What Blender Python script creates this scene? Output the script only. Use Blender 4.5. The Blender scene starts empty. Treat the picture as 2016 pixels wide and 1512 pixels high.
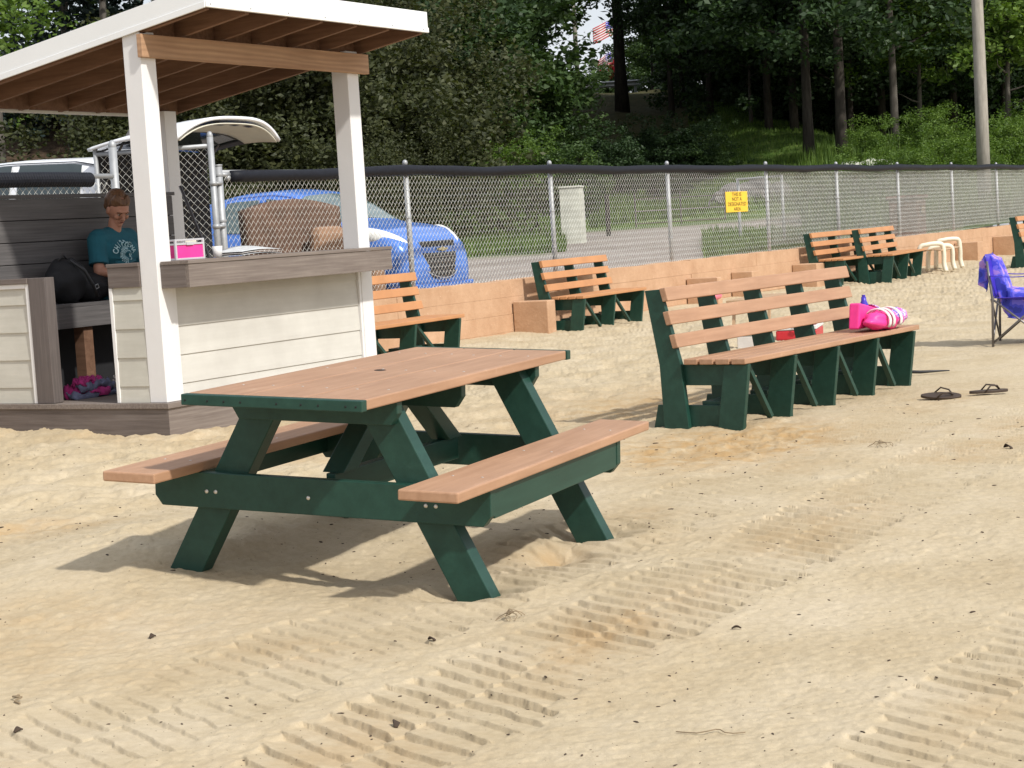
SUN_E=3.5; EXPO=0.25
import bpy, math, random
import numpy as np
from mathutils import Vector, Matrix
scene=bpy.context.scene; col=scene.collection
PI=math.pi
# ------------------------------------------------------------------ helpers
class MB:
    """collects faces, build() links them as ONE mesh object"""
    def __init__(s): s.v=[];s.f=[];s.m=[];s.M=None
    def add(s,vs,fs,m=0):
        n=len(s.v)
        if s.M is not None: vs=[tuple(s.M@Vector(p)) for p in vs]
        s.v+=[tuple(p) for p in vs]; s.f+=[tuple(i+n for i in f) for f in fs]; s.m+=[m]*len(fs); return s
    def box(s,a,b,m=0):
        x0,y0,z0=[min(a[i],b[i]) for i in range(3)];x1,y1,z1=[max(a[i],b[i]) for i in range(3)]
        return s.add([(x0,y0,z0),(x1,y0,z0),(x1,y1,z0),(x0,y1,z0),(x0,y0,z1),(x1,y0,z1),(x1,y1,z1),(x0,y1,z1)],
            [(0,3,2,1),(4,5,6,7),(0,1,5,4),(1,2,6,5),(2,3,7,6),(3,0,4,7)],m)
    def prism(s,poly,axis,t0,t1,m=0):
        """poly: 2-D outline; axis 'x': (y,z) extruded in x ; 'y': (x,z) ; 'z': (x,y)"""
        f={'x':lambda p,t:(t,p[0],p[1]),'y':lambda p,t:(p[0],t,p[1]),'z':lambda p,t:(p[0],p[1],t)}[axis]
        ar=sum(poly[i][0]*poly[(i+1)%len(poly)][1]-poly[(i+1)%len(poly)][0]*poly[i][1] for i in range(len(poly)))
        if (ar<0)!=(axis=='y'): poly=poly[::-1]
        n=len(poly); t0,t1=min(t0,t1),max(t0,t1)
        vs=[f(p,t0) for p in poly]+[f(p,t1) for p in poly]
        fs=[tuple(range(n))[::-1],tuple(range(n,2*n))]+[(i,(i+1)%n,n+(i+1)%n,n+i) for i in range(n)]
        return s.add(vs,fs,m)
    def bar(s,p,q,w,h,up=(0,0,1),m=0):
        """rectangular bar from p to q, w across, h along up"""
        p=Vector(p);q=Vector(q);d=(q-p).normalized();u=Vector(up);r=d.cross(u).normalized();u=r.cross(d).normalized()
        vs=[];
        for c in (p,q):
            for a,b in ((-1,-1),(1,-1),(1,1),(-1,1)): vs.append(c+r*a*w/2+u*b*h/2)
        return s.add(vs,[(0,1,2,3),(7,6,5,4),(0,4,5,1),(1,5,6,2),(2,6,7,3),(3,7,4,0)],m)
    def tube(s,pts,rad,n=8,m=0,cap=True):
        pts=[Vector(p) for p in pts]; k=len(pts); vs=[];fs=[]
        rad=rad if isinstance(rad,(list,tuple)) else [rad]*k
        prev=None
        for i in range(k):
            d=(pts[min(i+1,k-1)]-pts[max(i-1,0)])
            d=d.normalized() if d.length>1e-9 else Vector((0,0,1))
            if prev is None:
                a=Vector((0,0,1)) if abs(d.z)<.9 else Vector((1,0,0)); r=d.cross(a).normalized()
            else:
                r=prev-d*prev.dot(d); r=r.normalized() if r.length>1e-6 else d.orthogonal().normalized()
            prev=r; u=d.cross(r)
            for j in range(n):
                t=2*PI*j/n; vs.append(pts[i]+(r*math.cos(t)+u*math.sin(t))*rad[i])
        for i in range(k-1):
            for j in range(n):
                a=i*n+j;b=i*n+(j+1)%n; fs.append((a,b,b+n,a+n))
        if cap: fs.append(tuple(range(n))[::-1]); fs.append(tuple(range((k-1)*n,k*n)))
        return s.add(vs,fs,m)
    def ell(s,c,r,n=16,k=10,m=0,rot=None,fn=None):
        vs=[];fs=[]
        for i in range(k+1):
            ph=PI*i/k
            for j in range(n):
                t=2*PI*j/n; p=Vector((math.sin(ph)*math.cos(t),math.sin(ph)*math.sin(t),math.cos(ph)))
                g=fn(p) if fn else 1
                p=Vector((p.x*r[0]*g,p.y*r[1]*g,p.z*r[2]*g))
                if rot: p=rot@p
                vs.append(p+Vector(c))
        for i in range(k):
            for j in range(n):
                a=i*n+j;b=i*n+(j+1)%n; fs.append((a,a+n,b+n,b))
        return s.add(vs,fs,m)
    def lathe(s,prof,n=24,c=(0,0,0),axis='z',m=0):
        vs=[];fs=[];k=len(prof)
        for r,z in prof:
            for j in range(n):
                t=2*PI*j/n;a,b=r*math.cos(t),r*math.sin(t)
                p={'z':(a,b,z),'x':(z,a,b),'y':(b,z,a)}[axis]; vs.append((p[0]+c[0],p[1]+c[1],p[2]+c[2]))
        for i in range(k-1):
            for j in range(n):
                a=i*n+j;b=i*n+(j+1)%n; fs.append((a,b,b+n,a+n))
        return s.add(vs,fs,m)
    def grid(s,fn,nu,nv,m=0):
        vs=[fn(i/nu,j/nv) for i in range(nu+1) for j in range(nv+1)]
        fs=[(i*(nv+1)+j,(i+1)*(nv+1)+j,(i+1)*(nv+1)+j+1,i*(nv+1)+j+1) for i in range(nu) for j in range(nv)]
        return s.add(vs,fs,m)
    def build(s,name,mat,parent=None,bevel=0,smooth=False,solid=0,sub=0,remesh=0,fix=False):
        me=bpy.data.meshes.new(name); me.from_pydata([tuple(v) for v in s.v],[],s.f)
        for mt in (mat if isinstance(mat,(list,tuple)) else [mat]): me.materials.append(mt)
        if any(s.m): me.polygons.foreach_set('material_index',s.m)
        if smooth: me.polygons.foreach_set('use_smooth',[True]*len(s.f))
        me.update()
        o=bpy.data.objects.new(name,me); col.objects.link(o)
        if parent: o.parent=parent
        if remesh:
            r=o.modifiers.new('r','REMESH'); r.mode='VOXEL'; r.voxel_size=remesh; r.use_smooth_shade=True
            c=o.modifiers.new('c','CORRECTIVE_SMOOTH') if False else o.modifiers.new('s','SMOOTH'); c.iterations=3; c.factor=.5
        if solid:
            d=o.modifiers.new('d','SOLIDIFY'); d.thickness=solid; d.offset=0
        if bevel:
            b=o.modifiers.new('b','BEVEL'); b.width=bevel; b.segments=2; b.limit_method='ANGLE'; b.angle_limit=math.radians(40)
        if sub:
            u=o.modifiers.new('u','SUBSURF'); u.levels=sub; u.render_levels=sub
        return o
def tag(o,label=None,cat=None,group=None,kind=None):
    for k,v in (('label',label),('category',cat),('group',group),('kind',kind)):
        if v: o[k]=v
    return o
def thing(name,label,cat,loc=(0,0,0),rz=0,group=None,rot=None):
    o=bpy.data.objects.new(name,None); col.objects.link(o); o.empty_display_size=.1
    o.location=loc; o.rotation_euler=rot or (0,0,rz); return tag(o,label,cat,group)
def each(name,mat,parent,fn,items):
    for it in items:
        mb=MB(); fn(mb,it); mb.build(name,mat,parent,smooth=True)
def dup(root,loc,rz,label):
    r=root.copy(); col.objects.link(r); r.location=loc; r.rotation_euler=(0,0,rz); r['label']=label
    for ch in list(root.children):
        c=ch.copy(); col.objects.link(c); c.parent=r
        for g in list(ch.children):
            d=g.copy(); col.objects.link(d); d.parent=c
    return r
def text(name,s,size,mat,parent,M,extrude=.0008,align='CENTER'):
    c=bpy.data.curves.new(name,'FONT'); c.body=s; c.size=size; c.extrude=extrude; c.align_x=align; c.align_y='CENTER'
    t=bpy.data.objects.new('tmp',c); col.objects.link(t); bpy.context.view_layer.update()
    me=bpy.data.meshes.new_from_object(t.evaluated_get(bpy.context.evaluated_depsgraph_get()))
    bpy.data.objects.remove(t); me.materials.clear(); me.materials.append(mat)
    o=bpy.data.objects.new(name,me); col.objects.link(o); o.parent=parent; o.matrix_local=M; return o
# ------------------------------------------------------------------ materials
def newmat(name):
    m=bpy.data.materials.new(name); m.use_nodes=True; nt=m.node_tree
    b=nt.nodes['Principled BSDF']; return m,nt,b
def N(nt,t,**k):
    n=nt.nodes.new(t)
    for a,v in k.items():
        if a.startswith('_'): n.inputs[a[1:].replace('_',' ')].default_value=v
        else: setattr(n,a,v)
    return n
def ramp(nt,fac,stops):
    r=N(nt,'ShaderNodeValToRGB'); e=r.color_ramp.elements
    e[0].position=stops[0][0]; e[0].color=(*stops[0][1],1); e[1].position=stops[-1][0]; e[1].color=(*stops[-1][1],1)
    for p,c in stops[1:-1]:
        x=e.new(p); x.color=(*c,1)
    nt.links.new(fac,r.inputs[0]); return r.outputs[0]
def coord(nt,scale=(1,1,1),kind='Object',rot=(0,0,0)):
    t=N(nt,'ShaderNodeTexCoord'); mp=N(nt,'ShaderNodeMapping'); mp.inputs['Scale'].default_value=scale; mp.inputs['Rotation'].default_value=rot
    nt.links.new(t.outputs[kind],mp.inputs[0]); return mp.outputs[0]
def noise(nt,vec,scale,detail=4,rough=.6,out='Fac'):
    n=N(nt,'ShaderNodeTexNoise'); n.inputs['Scale'].default_value=scale; n.inputs['Detail'].default_value=detail; n.inputs['Roughness'].default_value=rough
    nt.links.new(vec,n.inputs['Vector']); return n.outputs[out]
def bump(nt,b,h,strength=.3,dist=.01):
    n=N(nt,'ShaderNodeBump'); n.inputs['Strength'].default_value=strength; n.inputs['Distance'].default_value=dist
    nt.links.new(h,n.inputs['Height']); nt.links.new(n.outputs[0],b.inputs['Normal'])
def mix(nt,f,a,b_,mode='MIX'):
    n=N(nt,'ShaderNodeMix',data_type='RGBA',blend_type=mode)
    for s,v in ((n.inputs[0],f),(n.inputs[6],a),(n.inputs[7],b_)):
        if hasattr(v,'is_linked') or hasattr(v,'links'): nt.links.new(v,s)
        else: s.default_value=v if isinstance(v,(int,float)) else (*v,1)
    return n.outputs[2]
def simple(name,c,rough=.5,metal=0,var=.12,vs=6,bs=0,bscale=60,spec=.5):
    m,nt,b=newmat(name); v=coord(nt); n=noise(nt,v,vs,5)
    lo=tuple(x*(1-var) for x in c); hi=tuple(min(1,x*(1+var)) for x in c)
    nt.links.new(ramp(nt,n,[(.3,lo),(.7,hi)]),b.inputs['Base Color'])
    b.inputs['Roughness'].default_value=rough; b.inputs['Metallic'].default_value=metal; b.inputs['Specular IOR Level'].default_value=spec
    if bs: bump(nt,b,noise(nt,v,bscale,4),bs,.004)
    return m
def grained(name,c1,c2,axis=0,rough=.7,scale=3,stretch=18,bs=.2,dirt=None,spec=.3,knots=False):
    """fibres running along the given axis"""
    m,nt,b=newmat(name); s=[scale*stretch]*3; s[axis]=scale
    v=coord(nt,tuple(s)); n=noise(nt,v,1,6,.65)
    c=ramp(nt,n,[(.3,c1),(.52,tuple((a+b_)/2 for a,b_ in zip(c1,c2))),(.72,c2)])
    if knots:
        s2=[7]*3; s2[axis]=1.1; v2=coord(nt,tuple(s2)); w=N(nt,'ShaderNodeTexWave',wave_type='RINGS',rings_direction='XYZ'[axis] if False else 'Y')
        w.inputs['Scale'].default_value=1.3; w.inputs['Distortion'].default_value=7; w.inputs['Detail'].default_value=2; w.inputs['Detail Scale'].default_value=.8
        nt.links.new(v2,w.inputs['Vector']); f=N(nt,'ShaderNodeMath',operation='MULTIPLY'); nt.links.new(w.outputs['Fac'],f.inputs[0]); f.inputs[1].default_value=.35
        c=mix(nt,f.outputs[0],c,tuple(x*.55 for x in c1))
        v3=coord(nt,(1,1,1)); vo=N(nt,'ShaderNodeTexVoronoi'); vo.inputs['Scale'].default_value=3.1; nt.links.new(v3,vo.inputs['Vector'])
        c=mix(nt,ramp(nt,vo.outputs['Distance'],[(.03,(1,1,1)),(.075,(0,0,0))]),c,tuple(x*.35 for x in c1))
    v4=coord(nt); n4=noise(nt,v4,2.2,5)
    c=mix(nt,.18,c,ramp(nt,n4,[(.35,(.25,.22,.2)),(.65,(1,1,1))]),'MULTIPLY')
    if dirt:
        n5=noise(nt,v4,9,8,.75); c=mix(nt,ramp(nt,n5,[(.60,(0,0,0)),(.74,(.55,.55,.55))]),c,dirt)
    nt.links.new(c,b.inputs['Base Color']); b.inputs['Roughness'].default_value=rough; b.inputs['Specular IOR Level'].default_value=spec
    bump(nt,b,n,bs,.003); return m
def leafmat(name,c1,c2,c3,trans=.25):
    m,nt,b=newmat(name); g=N(nt,'ShaderNodeNewGeometry'); v=coord(nt)
    n=noise(nt,v,1.1,3); a=N(nt,'ShaderNodeMath',operation='MULTIPLY_ADD'); nt.links.new(g.outputs['Random Per Island'],a.inputs[0]); a.inputs[1].default_value=.45; 
    n2=N(nt,'ShaderNodeMath',operation='MULTIPLY'); nt.links.new(n,n2.inputs[0]); n2.inputs[1].default_value=.6; nt.links.new(n2.outputs[0],a.inputs[2])
    c=ramp(nt,a.outputs[0],[(.2,c1),(.5,c2),(.85,c3)]); nt.links.new(c,b.inputs['Base Color'])
    b.inputs['Roughness'].default_value=.55; b.inputs['Specular IOR Level'].default_value=.28
    t=N(nt,'ShaderNodeBsdfTranslucent'); nt.links.new(mix(nt,1,c,(1.3,1.4,.5),'MULTIPLY'),t.inputs[0])
    mx=N(nt,'ShaderNodeMixShader'); mx.inputs[0].default_value=trans; nt.links.new(b.outputs[0],mx.inputs[1]); nt.links.new(t.outputs[0],mx.inputs[2])
    nt.links.new(mx.outputs[0],nt.nodes['Material Output'].inputs[0]); return m
M={}
M['green']=grained('green_plastic',(.010,.046,.033),(.018,.068,.049),0,.45,2,9,.3,spec=.35,dirt=(.030,.080,.060))
M['plank']=grained('brown_plastic_plank',(.375,.212,.125),(.485,.288,.178),0,.5,2.5,12,.3,spec=.35,dirt=(.56,.38,.26))
M['plank_old']=simple('orange_plank',(.48,.235,.105),.55,var=.09,vs=4,bs=.3,bscale=90,spec=.3)  # the wall bench slats' own orange
M['screw']=simple('screw_steel',(.62,.60,.55),.35,.7,var=.05)
M['hole']=simple('dark_hole',(.01,.01,.01),.9)
M['white']=simple('white_trim',(.72,.71,.70),.4,var=.03,vs=3,bs=.1)
M['whitewall']=simple('white_metal_fascia',(.78,.79,.78),.35,var=.02,vs=2)
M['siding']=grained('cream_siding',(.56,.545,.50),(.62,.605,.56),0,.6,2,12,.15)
M['siding_y']=grained('cream_siding_shaded_dirty',(.52,.505,.44),(.59,.57,.505),1,.6,2,12,.15,dirt=(.32,.31,.24))  # side wall copy: base toned down for its shade, plus dirt blotches
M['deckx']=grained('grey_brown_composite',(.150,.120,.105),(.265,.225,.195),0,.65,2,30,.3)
M['decky']=grained('grey_brown_composite_shaded_side',(.115,.092,.082),(.20,.168,.150),1,.65,2,30,.3)  # darker copy of deckx, shade of the side faces mixed into the colour
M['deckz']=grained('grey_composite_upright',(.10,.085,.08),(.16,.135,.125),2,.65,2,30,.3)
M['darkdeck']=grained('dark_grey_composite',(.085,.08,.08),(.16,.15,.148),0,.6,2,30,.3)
M['rafter']=grained('brown_stained_rafter',(.13,.068,.040),(.24,.135,.085),1,.75,2,16,.3)
M['sheath']=grained('brown_stained_sheathing',(.085,.046,.030),(.15,.085,.055),0,.8,2,10,.3)
M['beam']=grained('bare_wood_beam',(.39,.225,.13),(.53,.34,.205),0,.7,1.6,20,.25,knots=True)
M['galv']=simple('galvanised_steel',(.36,.37,.38),.55,.45,var=.12,vs=14)
M['wire']=simple('galvanised_wire',(.66,.65,.60),.5,.35,var=.1,vs=20)
M['tube']=simple('black_corrugated_tube',(.008,.009,.014),.6,var=.3,vs=30,spec=.22)
M['blackpl']=simple('black_plastic',(.02,.02,.022),.5,var=.2)
M['skin']=simple('skin',(.42,.20,.13),.55,var=.10,vs=14)
M['hair']=grained('brown_hair',(.085,.042,.022),(.24,.125,.065),2,.5,5,14,.5)
M['shirt']=simple('teal_cotton',(.008,.095,.13),.85,var=.15,vs=9,bs=.3,bscale=60)
M['print']=simple('pale_blue_print',(.42,.62,.66),.8,var=.06)
M['shorts']=simple('dark_shorts',(.03,.032,.045),.85,var=.2)
M['black']=simple('black_canvas',(.010,.010,.012),.8,var=.3,bs=.4,bscale=30)
M['pink']=simple('hot_pink_fabric',(.86,.04,.28),.5,var=.12,vs=12,bs=.3,bscale=24)
M['pinktowel']=simple('magenta_towel',(.50,.04,.22),.95,var=.35,vs=8,bs=.8,bscale=90)
M['whitecloth']=simple('white_cloth',(.7,.66,.62),.9,var=.1,bs=.5,bscale=40)
M['alu']=simple('aluminium',(.72,.72,.74),.3,.6,var=.04)
M['paper']=simple('paper',(.62,.64,.66),.7,var=.15,vs=20)
M['carblue']=simple('blue_car_paint',(.075,.21,.64),.22,.25,var=.05,vs=2,spec=.7)
M['carwhite']=simple('white_car_paint',(.82,.83,.86),.2,var=.02,spec=.7)
M['glass']=simple('dark_car_glass',(.035,.05,.052),.08,var=.2,vs=1,spec=.8)
M['glassl']=simple('grey_car_glass',(.10,.15,.155),.1,var=.2,vs=1,spec=.8)
M['rubber']=simple('tyre_rubber',(.018,.018,.018),.85,var=.2)
M['rim']=simple('alloy_rim',(.5,.5,.52),.3,.8)
M['lampglass']=simple('headlamp_lens',(.74,.74,.70),.25,.0,var=.12,vs=9,spec=.8)
M['amber']=simple('amber_lens',(.75,.16,.03),.3)
M['chrome']=simple('chrome',(.8,.8,.82),.12,1)
M['gold']=simple('gold_emblem',(.65,.55,.30),.25,.8)
M['creamtrim']=simple('cream_trim',(.66,.64,.54),.6,var=.04)
M['yellow']=simple('yellow_sign_paint',(.80,.50,.03),.5,var=.05)
M['ink']=simple('sign_lettering',(.05,.03,.01),.6)
M['brownfab']=simple('brown_upholstery',(.105,.058,.038),.85,var=.3,vs=5,bs=.4)
M['tanfab']=simple('tan_upholstery',(.26,.15,.09),.85,var=.15,vs=5,bs=.3)
M['resin']=simple('cream_resin',(.74,.68,.54),.45,var=.04)
M['resinseat']=simple('tan_resin_seat',(.45,.30,.18),.55,var=.08)
M['binbrown']=simple('brown_bin_plastic',(.24,.10,.075),.6,var=.15,vs=8)
M['red']=simple('red_plastic',(.50,.02,.03),.4,var=.1)
M['pinkfoam']=simple('pink_foam',(.80,.20,.26),.6,var=.06)
M['yellowpl']=simple('yellow_plastic',(.85,.65,.05),.4)
M['purple']=simple('dark_blue_plastic',(.05,.03,.42),.35,var=.1)
M['rubbergreen']=simple('green_plastic_crate',(.02,.16,.11),.5)
M['steelgrey']=simple('grey_tube',(.16,.15,.15),.35,.5,var=.1)
M['concrete']=simple('pale_concrete',(.50,.50,.43),.85,var=.2,vs=3,bs=.4,bscale=20)
M['rock']=simple('grey_boulder',(.14,.13,.125),.9,var=.45,vs=2,bs=.7,bscale=6)
M['poleold']=grained('weathered_pole_wood',(.27,.25,.215),(.42,.39,.34),2,.9,3,8,.5)
M['bark']=grained('dark_bark',(.022,.018,.014),(.07,.06,.048),2,.95,2,5,.9)
M['barkl']=grained('grey_bark',(.07,.06,.05),(.16,.145,.125),2,.95,2,5,.9)
M['debris']=simple('dark_bark_bits',(.055,.035,.022),.9,var=.5,vs=9)
M['stem']=simple('dry_stem',(.24,.18,.11),.9,var=.3)
M['sandal']=simple('dark_brown_rubber',(.045,.028,.018),.6,var=.2)
# ------------------------------------------------------------------ numpy noise
def _h(ix,iy,seed):
    n=(ix.astype(np.int64)*374761393+iy.astype(np.int64)*668265263+seed*982451653)&0x7fffffff
    n=((n^(n>>13))*1274126177)&0x7fffffff
    return ((n^(n>>16))&0xffff)/65535.0
def vnoise(x,y,seed=0):
    ix=np.floor(x);iy=np.floor(y);fx=x-ix;fy=y-iy;fx=fx*fx*(3-2*fx);fy=fy*fy*(3-2*fy)
    a=_h(ix,iy,seed);b=_h(ix+1,iy,seed);c=_h(ix,iy+1,seed);d=_h(ix+1,iy+1,seed)
    return (a+(b-a)*fx)*(1-fy)+(c+(d-c)*fx)*fy
def fbm(x,y,sc,octv=4,seed=0):
    r=0;a=1;t=0
    for i in range(octv):
        r=r+a*vnoise(x/sc*2**i+17.3*i,y/sc*2**i+5.1*i,seed+i);t+=a;a*=.5
    return r/t*2-1
def sstep(a,b,x):
    t=np.clip((x-a)/(b-a),0,1); return t*t*(3-2*t)
def gauss(x,y,cx,cy,r,r2=None): return np.exp(-((x-cx)**2/r**2+(y-cy)**2/(r2 or r)**2))
WALLY=10.7
TRACKS=[(2.57,.27,2.6,11.5,.0172,0),(3.36,.30,2.6,10.8,.0115,3),(1.20,.24,2.9,7.0,.0130,5),(3.95,.2,6.8,8.2,.0,7),(2.1,.2,8.2,12.,.010,9),(5.6,.3,4,9.5,.008,11)]
def sandh(x,y):
    x=np.asarray(x,float);y=np.asarray(y,float)
    h=.10*gauss(x,y,5.7,5.0,1.1,.75)+.115*gauss(x,y,9.0,8.3,3.2,1.5)+.05*gauss(x,y,8.7,9.3,1.,.6)+.05*sstep(9.3,10.7,y)+.012*sstep(6.2,8,y)*0
    h=h+.020*fbm(x,y,1.3,3,1)+.006*fbm(x,y,.35,3,5)
    rough=.35+.65*sstep(-.1,.35,fbm(x,y,1.1,2,40)); rough=rough*(.45+.55*sstep(2.6,3.4,y))
    h=h+.0075*fbm(x,y,.09,3,9)*rough+.0036*fbm(x,y,.032,3,13)*(1.2-.7*sstep(6,12,np.hypot(x,y)))
    crumb=sstep(.62,.86,vnoise(x/.045,y/.038,91))*sstep(.42,.75,vnoise(x/.55,y/.5,92)); h=h+.007*crumb*(.5+.9*sstep(4.5,5.5,y)*(y<9.8)+.9*gauss(x,y,9.2,4.0,1.0,.6))
    # trampled sand near the deck and behind the table: many soft hoof-like dips
    tr=sstep(5.0,6.4,y)*(1-sstep(9.8,10.6,y))*.8+gauss(x,y,9.3,4.0,1.1,.7)*.8+.25*sstep(3.6,4.6,y)
    h=h+tr*(-.026*sstep(.35,.85,vnoise(x/.33,y/.20,77)+.30*fbm(x,y,.09,3,78))+.022*fbm(x,y,.14,4,31))
    h0=.10*gauss(x,y,5.7,5.0,1.1,.75)+.02*fbm(x,y,1.3,3,1)
    for yc,w,x0,x1,amp,sd in TRACKS:
        if amp==0: continue
        wob=.03*fbm(x,y*0+sd,1.5,2,sd+60); v=(y-yc-wob)/w
        half=(v<0); u=(x-.43*(y-yc))/.100+np.where(half,.5,0)+.13*fbm(x,y,.11,3,sd+21)+.06*fbm(x,y,.04,3,sd+22)+.12*fbm(x,y,.6,2,sd+33)
        iu=np.floor(u); ve=np.abs(v)+.30*(_h(iu+np.where(half,991,0),iu*0+3,sd)-.6)+.06*fbm(x,y,.06,2,sd+2)
        m=sstep(1.02,.93,ve)*sstep(x0,x0+.5,x)*sstep(x1,x1-.8,x)
        m=m*(.34+.66*sstep(-.42,.05,fbm(x,y,.50,4,sd+90)))*(.6+.8*vnoise(x/.17+9,y/.22,sd+44))
        p=u-np.floor(u)
        rs=np.clip(.062*(np.hypot(x,y)/4.5)**2,.04,.40); saw=np.where(p<rs,p/rs,(1-(p-rs)/(1-rs)))-.15*np.exp(-((p-.98)/.03)**2)      # sharp rise towards the camera side, long fall
        gap=.6+.4*sstep(.0,.12,np.abs(v+.10*fbm(x,y,.1,2,sd)))
        h=h-m*.75*(h-h0)+m*(amp*(saw-.4)*gap-.006)
        h=h+.003*np.exp(-((np.abs(v)-1.15)/.2)**2)*sstep(x0,x0+.5,x)*sstep(x1,x1-.8,x)*(.5+.5*fbm(x,y,.3,2,sd+4))
    # leg hollows and heaped rims of the table
    for cx,cy in ((5.33,3.36),(6.46,3.45),(5.66,4.88),(6.85,4.95)):
        d=np.hypot(x-cx,y-cy); h=h-.045*np.exp(-(d/.13)**2)+.018*np.exp(-((d-.27)/.09)**2)
    h=h-.065*gauss(x,y,6.02,3.36,.13,.10)+.025*gauss(x,y,6.1,3.62,.18)
    h=h-.05*gauss(x,y,5.75,4.05,.5,.4)
    return h
def _grid_mesh(name,X,Y,Z,mat,attrs={},closed=False):
    nr,nc=X.shape; me=bpy.data.meshes.new(name)
    co=np.stack([X,Y,Z],-1).reshape(-1,3).astype(np.float32)
    i,j=np.meshgrid(np.arange(nr-1),np.arange(nc if closed else nc-1),indexing='ij'); j2=(j+1)%nc
    q=np.stack([i*nc+j,i*nc+j2,(i+1)*nc+j2,(i+1)*nc+j],-1).reshape(-1,4)
    me.vertices.add(len(co)); me.vertices.foreach_set('co',co.ravel())
    me.loops.add(q.size); me.loops.foreach_set('vertex_index',q.ravel().astype(np.int32))
    me.polygons.add(len(q)); me.polygons.foreach_set('loop_start',(np.arange(len(q))*4).astype(np.int32))
    me.polygons.foreach_set('loop_total',np.full(len(q),4,np.int32)); me.polygons.foreach_set('use_smooth',np.ones(len(q),bool))
    me.update(calc_edges=True); me.validate()
    for k,a in attrs.items():
        at=me.color_attributes.new(k,'FLOAT_COLOR','POINT'); c=np.ones((len(co),4),np.float32); c[:,:3]=a.reshape(-1,3); at.data.foreach_set('color',c.ravel())
    me.materials.append(mat); o=bpy.data.objects.new(name,me); col.objects.link(o); return o
# ------------------------------------------------------------------ sand
YAW=.5284
m,nt,b=newmat('sand'); v=coord(nt)
at=N(nt,'ShaderNodeVertexColor',layer_name='zone'); sp=N(nt,'ShaderNodeSeparateColor'); nt.links.new(at.outputs[0],sp.inputs[0])
n1=noise(nt,v,1.6,6,.65); n2=noise(nt,v,30,5,.7); n3=noise(nt,v,350,2)
c=ramp(nt,n1,[(.3,(.445,.362,.238)),(.5,(.500,.420,.293)),(.7,(.550,.472,.348))])
c=mix(nt,.45,c,ramp(nt,n2,[(.3,(.74,.70,.64)),(.6,(1.05,1.04,1.02))]),'MULTIPLY')
c=mix(nt,.5,c,ramp(nt,n3,[(.3,(.78,.75,.70)),(.7,(1.08,1.06,1.03))]),'MULTIPLY')
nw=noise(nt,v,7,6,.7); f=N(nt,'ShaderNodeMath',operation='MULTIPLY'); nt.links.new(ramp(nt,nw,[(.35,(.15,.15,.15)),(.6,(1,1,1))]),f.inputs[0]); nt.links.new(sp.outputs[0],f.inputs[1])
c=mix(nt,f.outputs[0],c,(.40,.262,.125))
vo=N(nt,'ShaderNodeTexVoronoi'); vo.inputs['Scale'].default_value=26; vo.inputs['Randomness'].default_value=1; nt.links.new(v,vo.inputs['Vector'])
nz=noise(nt,v,9,2); s1=ramp(nt,vo.outputs['Distance'],[(.06,(1,1,1)),(.11,(0,0,0))]); s2=ramp(nt,nz,[(.56,(0,0,0)),(.62,(1,1,1))])
c=mix(nt,mix(nt,1,s1,s2,'MULTIPLY'),c,(.22,.16,.10))
nt.links.new(c,b.inputs['Base Color']); b.inputs['Roughness'].default_value=.95; b.inputs['Specular IOR Level'].default_value=.15
n6=noise(nt,v,110,3,.7); bump(nt,b,mix(nt,.5,mix(nt,.6,n2,n6),n3),.75,.006)
M['sand']=m
def make_sand():
    az=np.concatenate([np.linspace(YAW+.31,YAW-.31,1150),np.linspace(YAW-.325,YAW+.325-2*PI,110)])
    def rm(a):
        s=np.sin(a); return np.where(s>.05,np.minimum(70,(WALLY+.12)/np.maximum(s,.05)),70)
    R1=rm(az); rows=[]
    t=np.concatenate([np.linspace(0,1,1150)])
    v0=1/2.9
    near=np.array([.3,.8,1.3,1.8,2.3,2.7])
    r=[]
    for k in near: r.append(np.full_like(az,k))
    for k in t: r.append(1/((1-k)*v0+k/R1))
    r=np.array(r); X=r*np.cos(az);Y=r*np.sin(az)
    Z=sandh(X,Y); Z=np.where(Y>WALLY-.02,Z,Z)
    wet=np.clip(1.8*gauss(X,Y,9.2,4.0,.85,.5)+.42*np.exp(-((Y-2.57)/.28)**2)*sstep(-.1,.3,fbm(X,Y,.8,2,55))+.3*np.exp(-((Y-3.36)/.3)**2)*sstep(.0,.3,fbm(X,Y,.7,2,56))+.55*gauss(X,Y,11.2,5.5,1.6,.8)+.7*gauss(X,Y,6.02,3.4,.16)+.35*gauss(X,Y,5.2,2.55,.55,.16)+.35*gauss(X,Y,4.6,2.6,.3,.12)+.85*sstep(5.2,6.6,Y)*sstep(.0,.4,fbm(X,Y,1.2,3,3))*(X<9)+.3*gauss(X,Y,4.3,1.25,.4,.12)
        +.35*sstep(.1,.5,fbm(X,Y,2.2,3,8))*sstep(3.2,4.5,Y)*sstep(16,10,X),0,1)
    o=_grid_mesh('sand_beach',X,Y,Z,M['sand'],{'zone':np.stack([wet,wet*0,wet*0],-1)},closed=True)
    tag(o,kind='structure')
make_sand()
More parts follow.
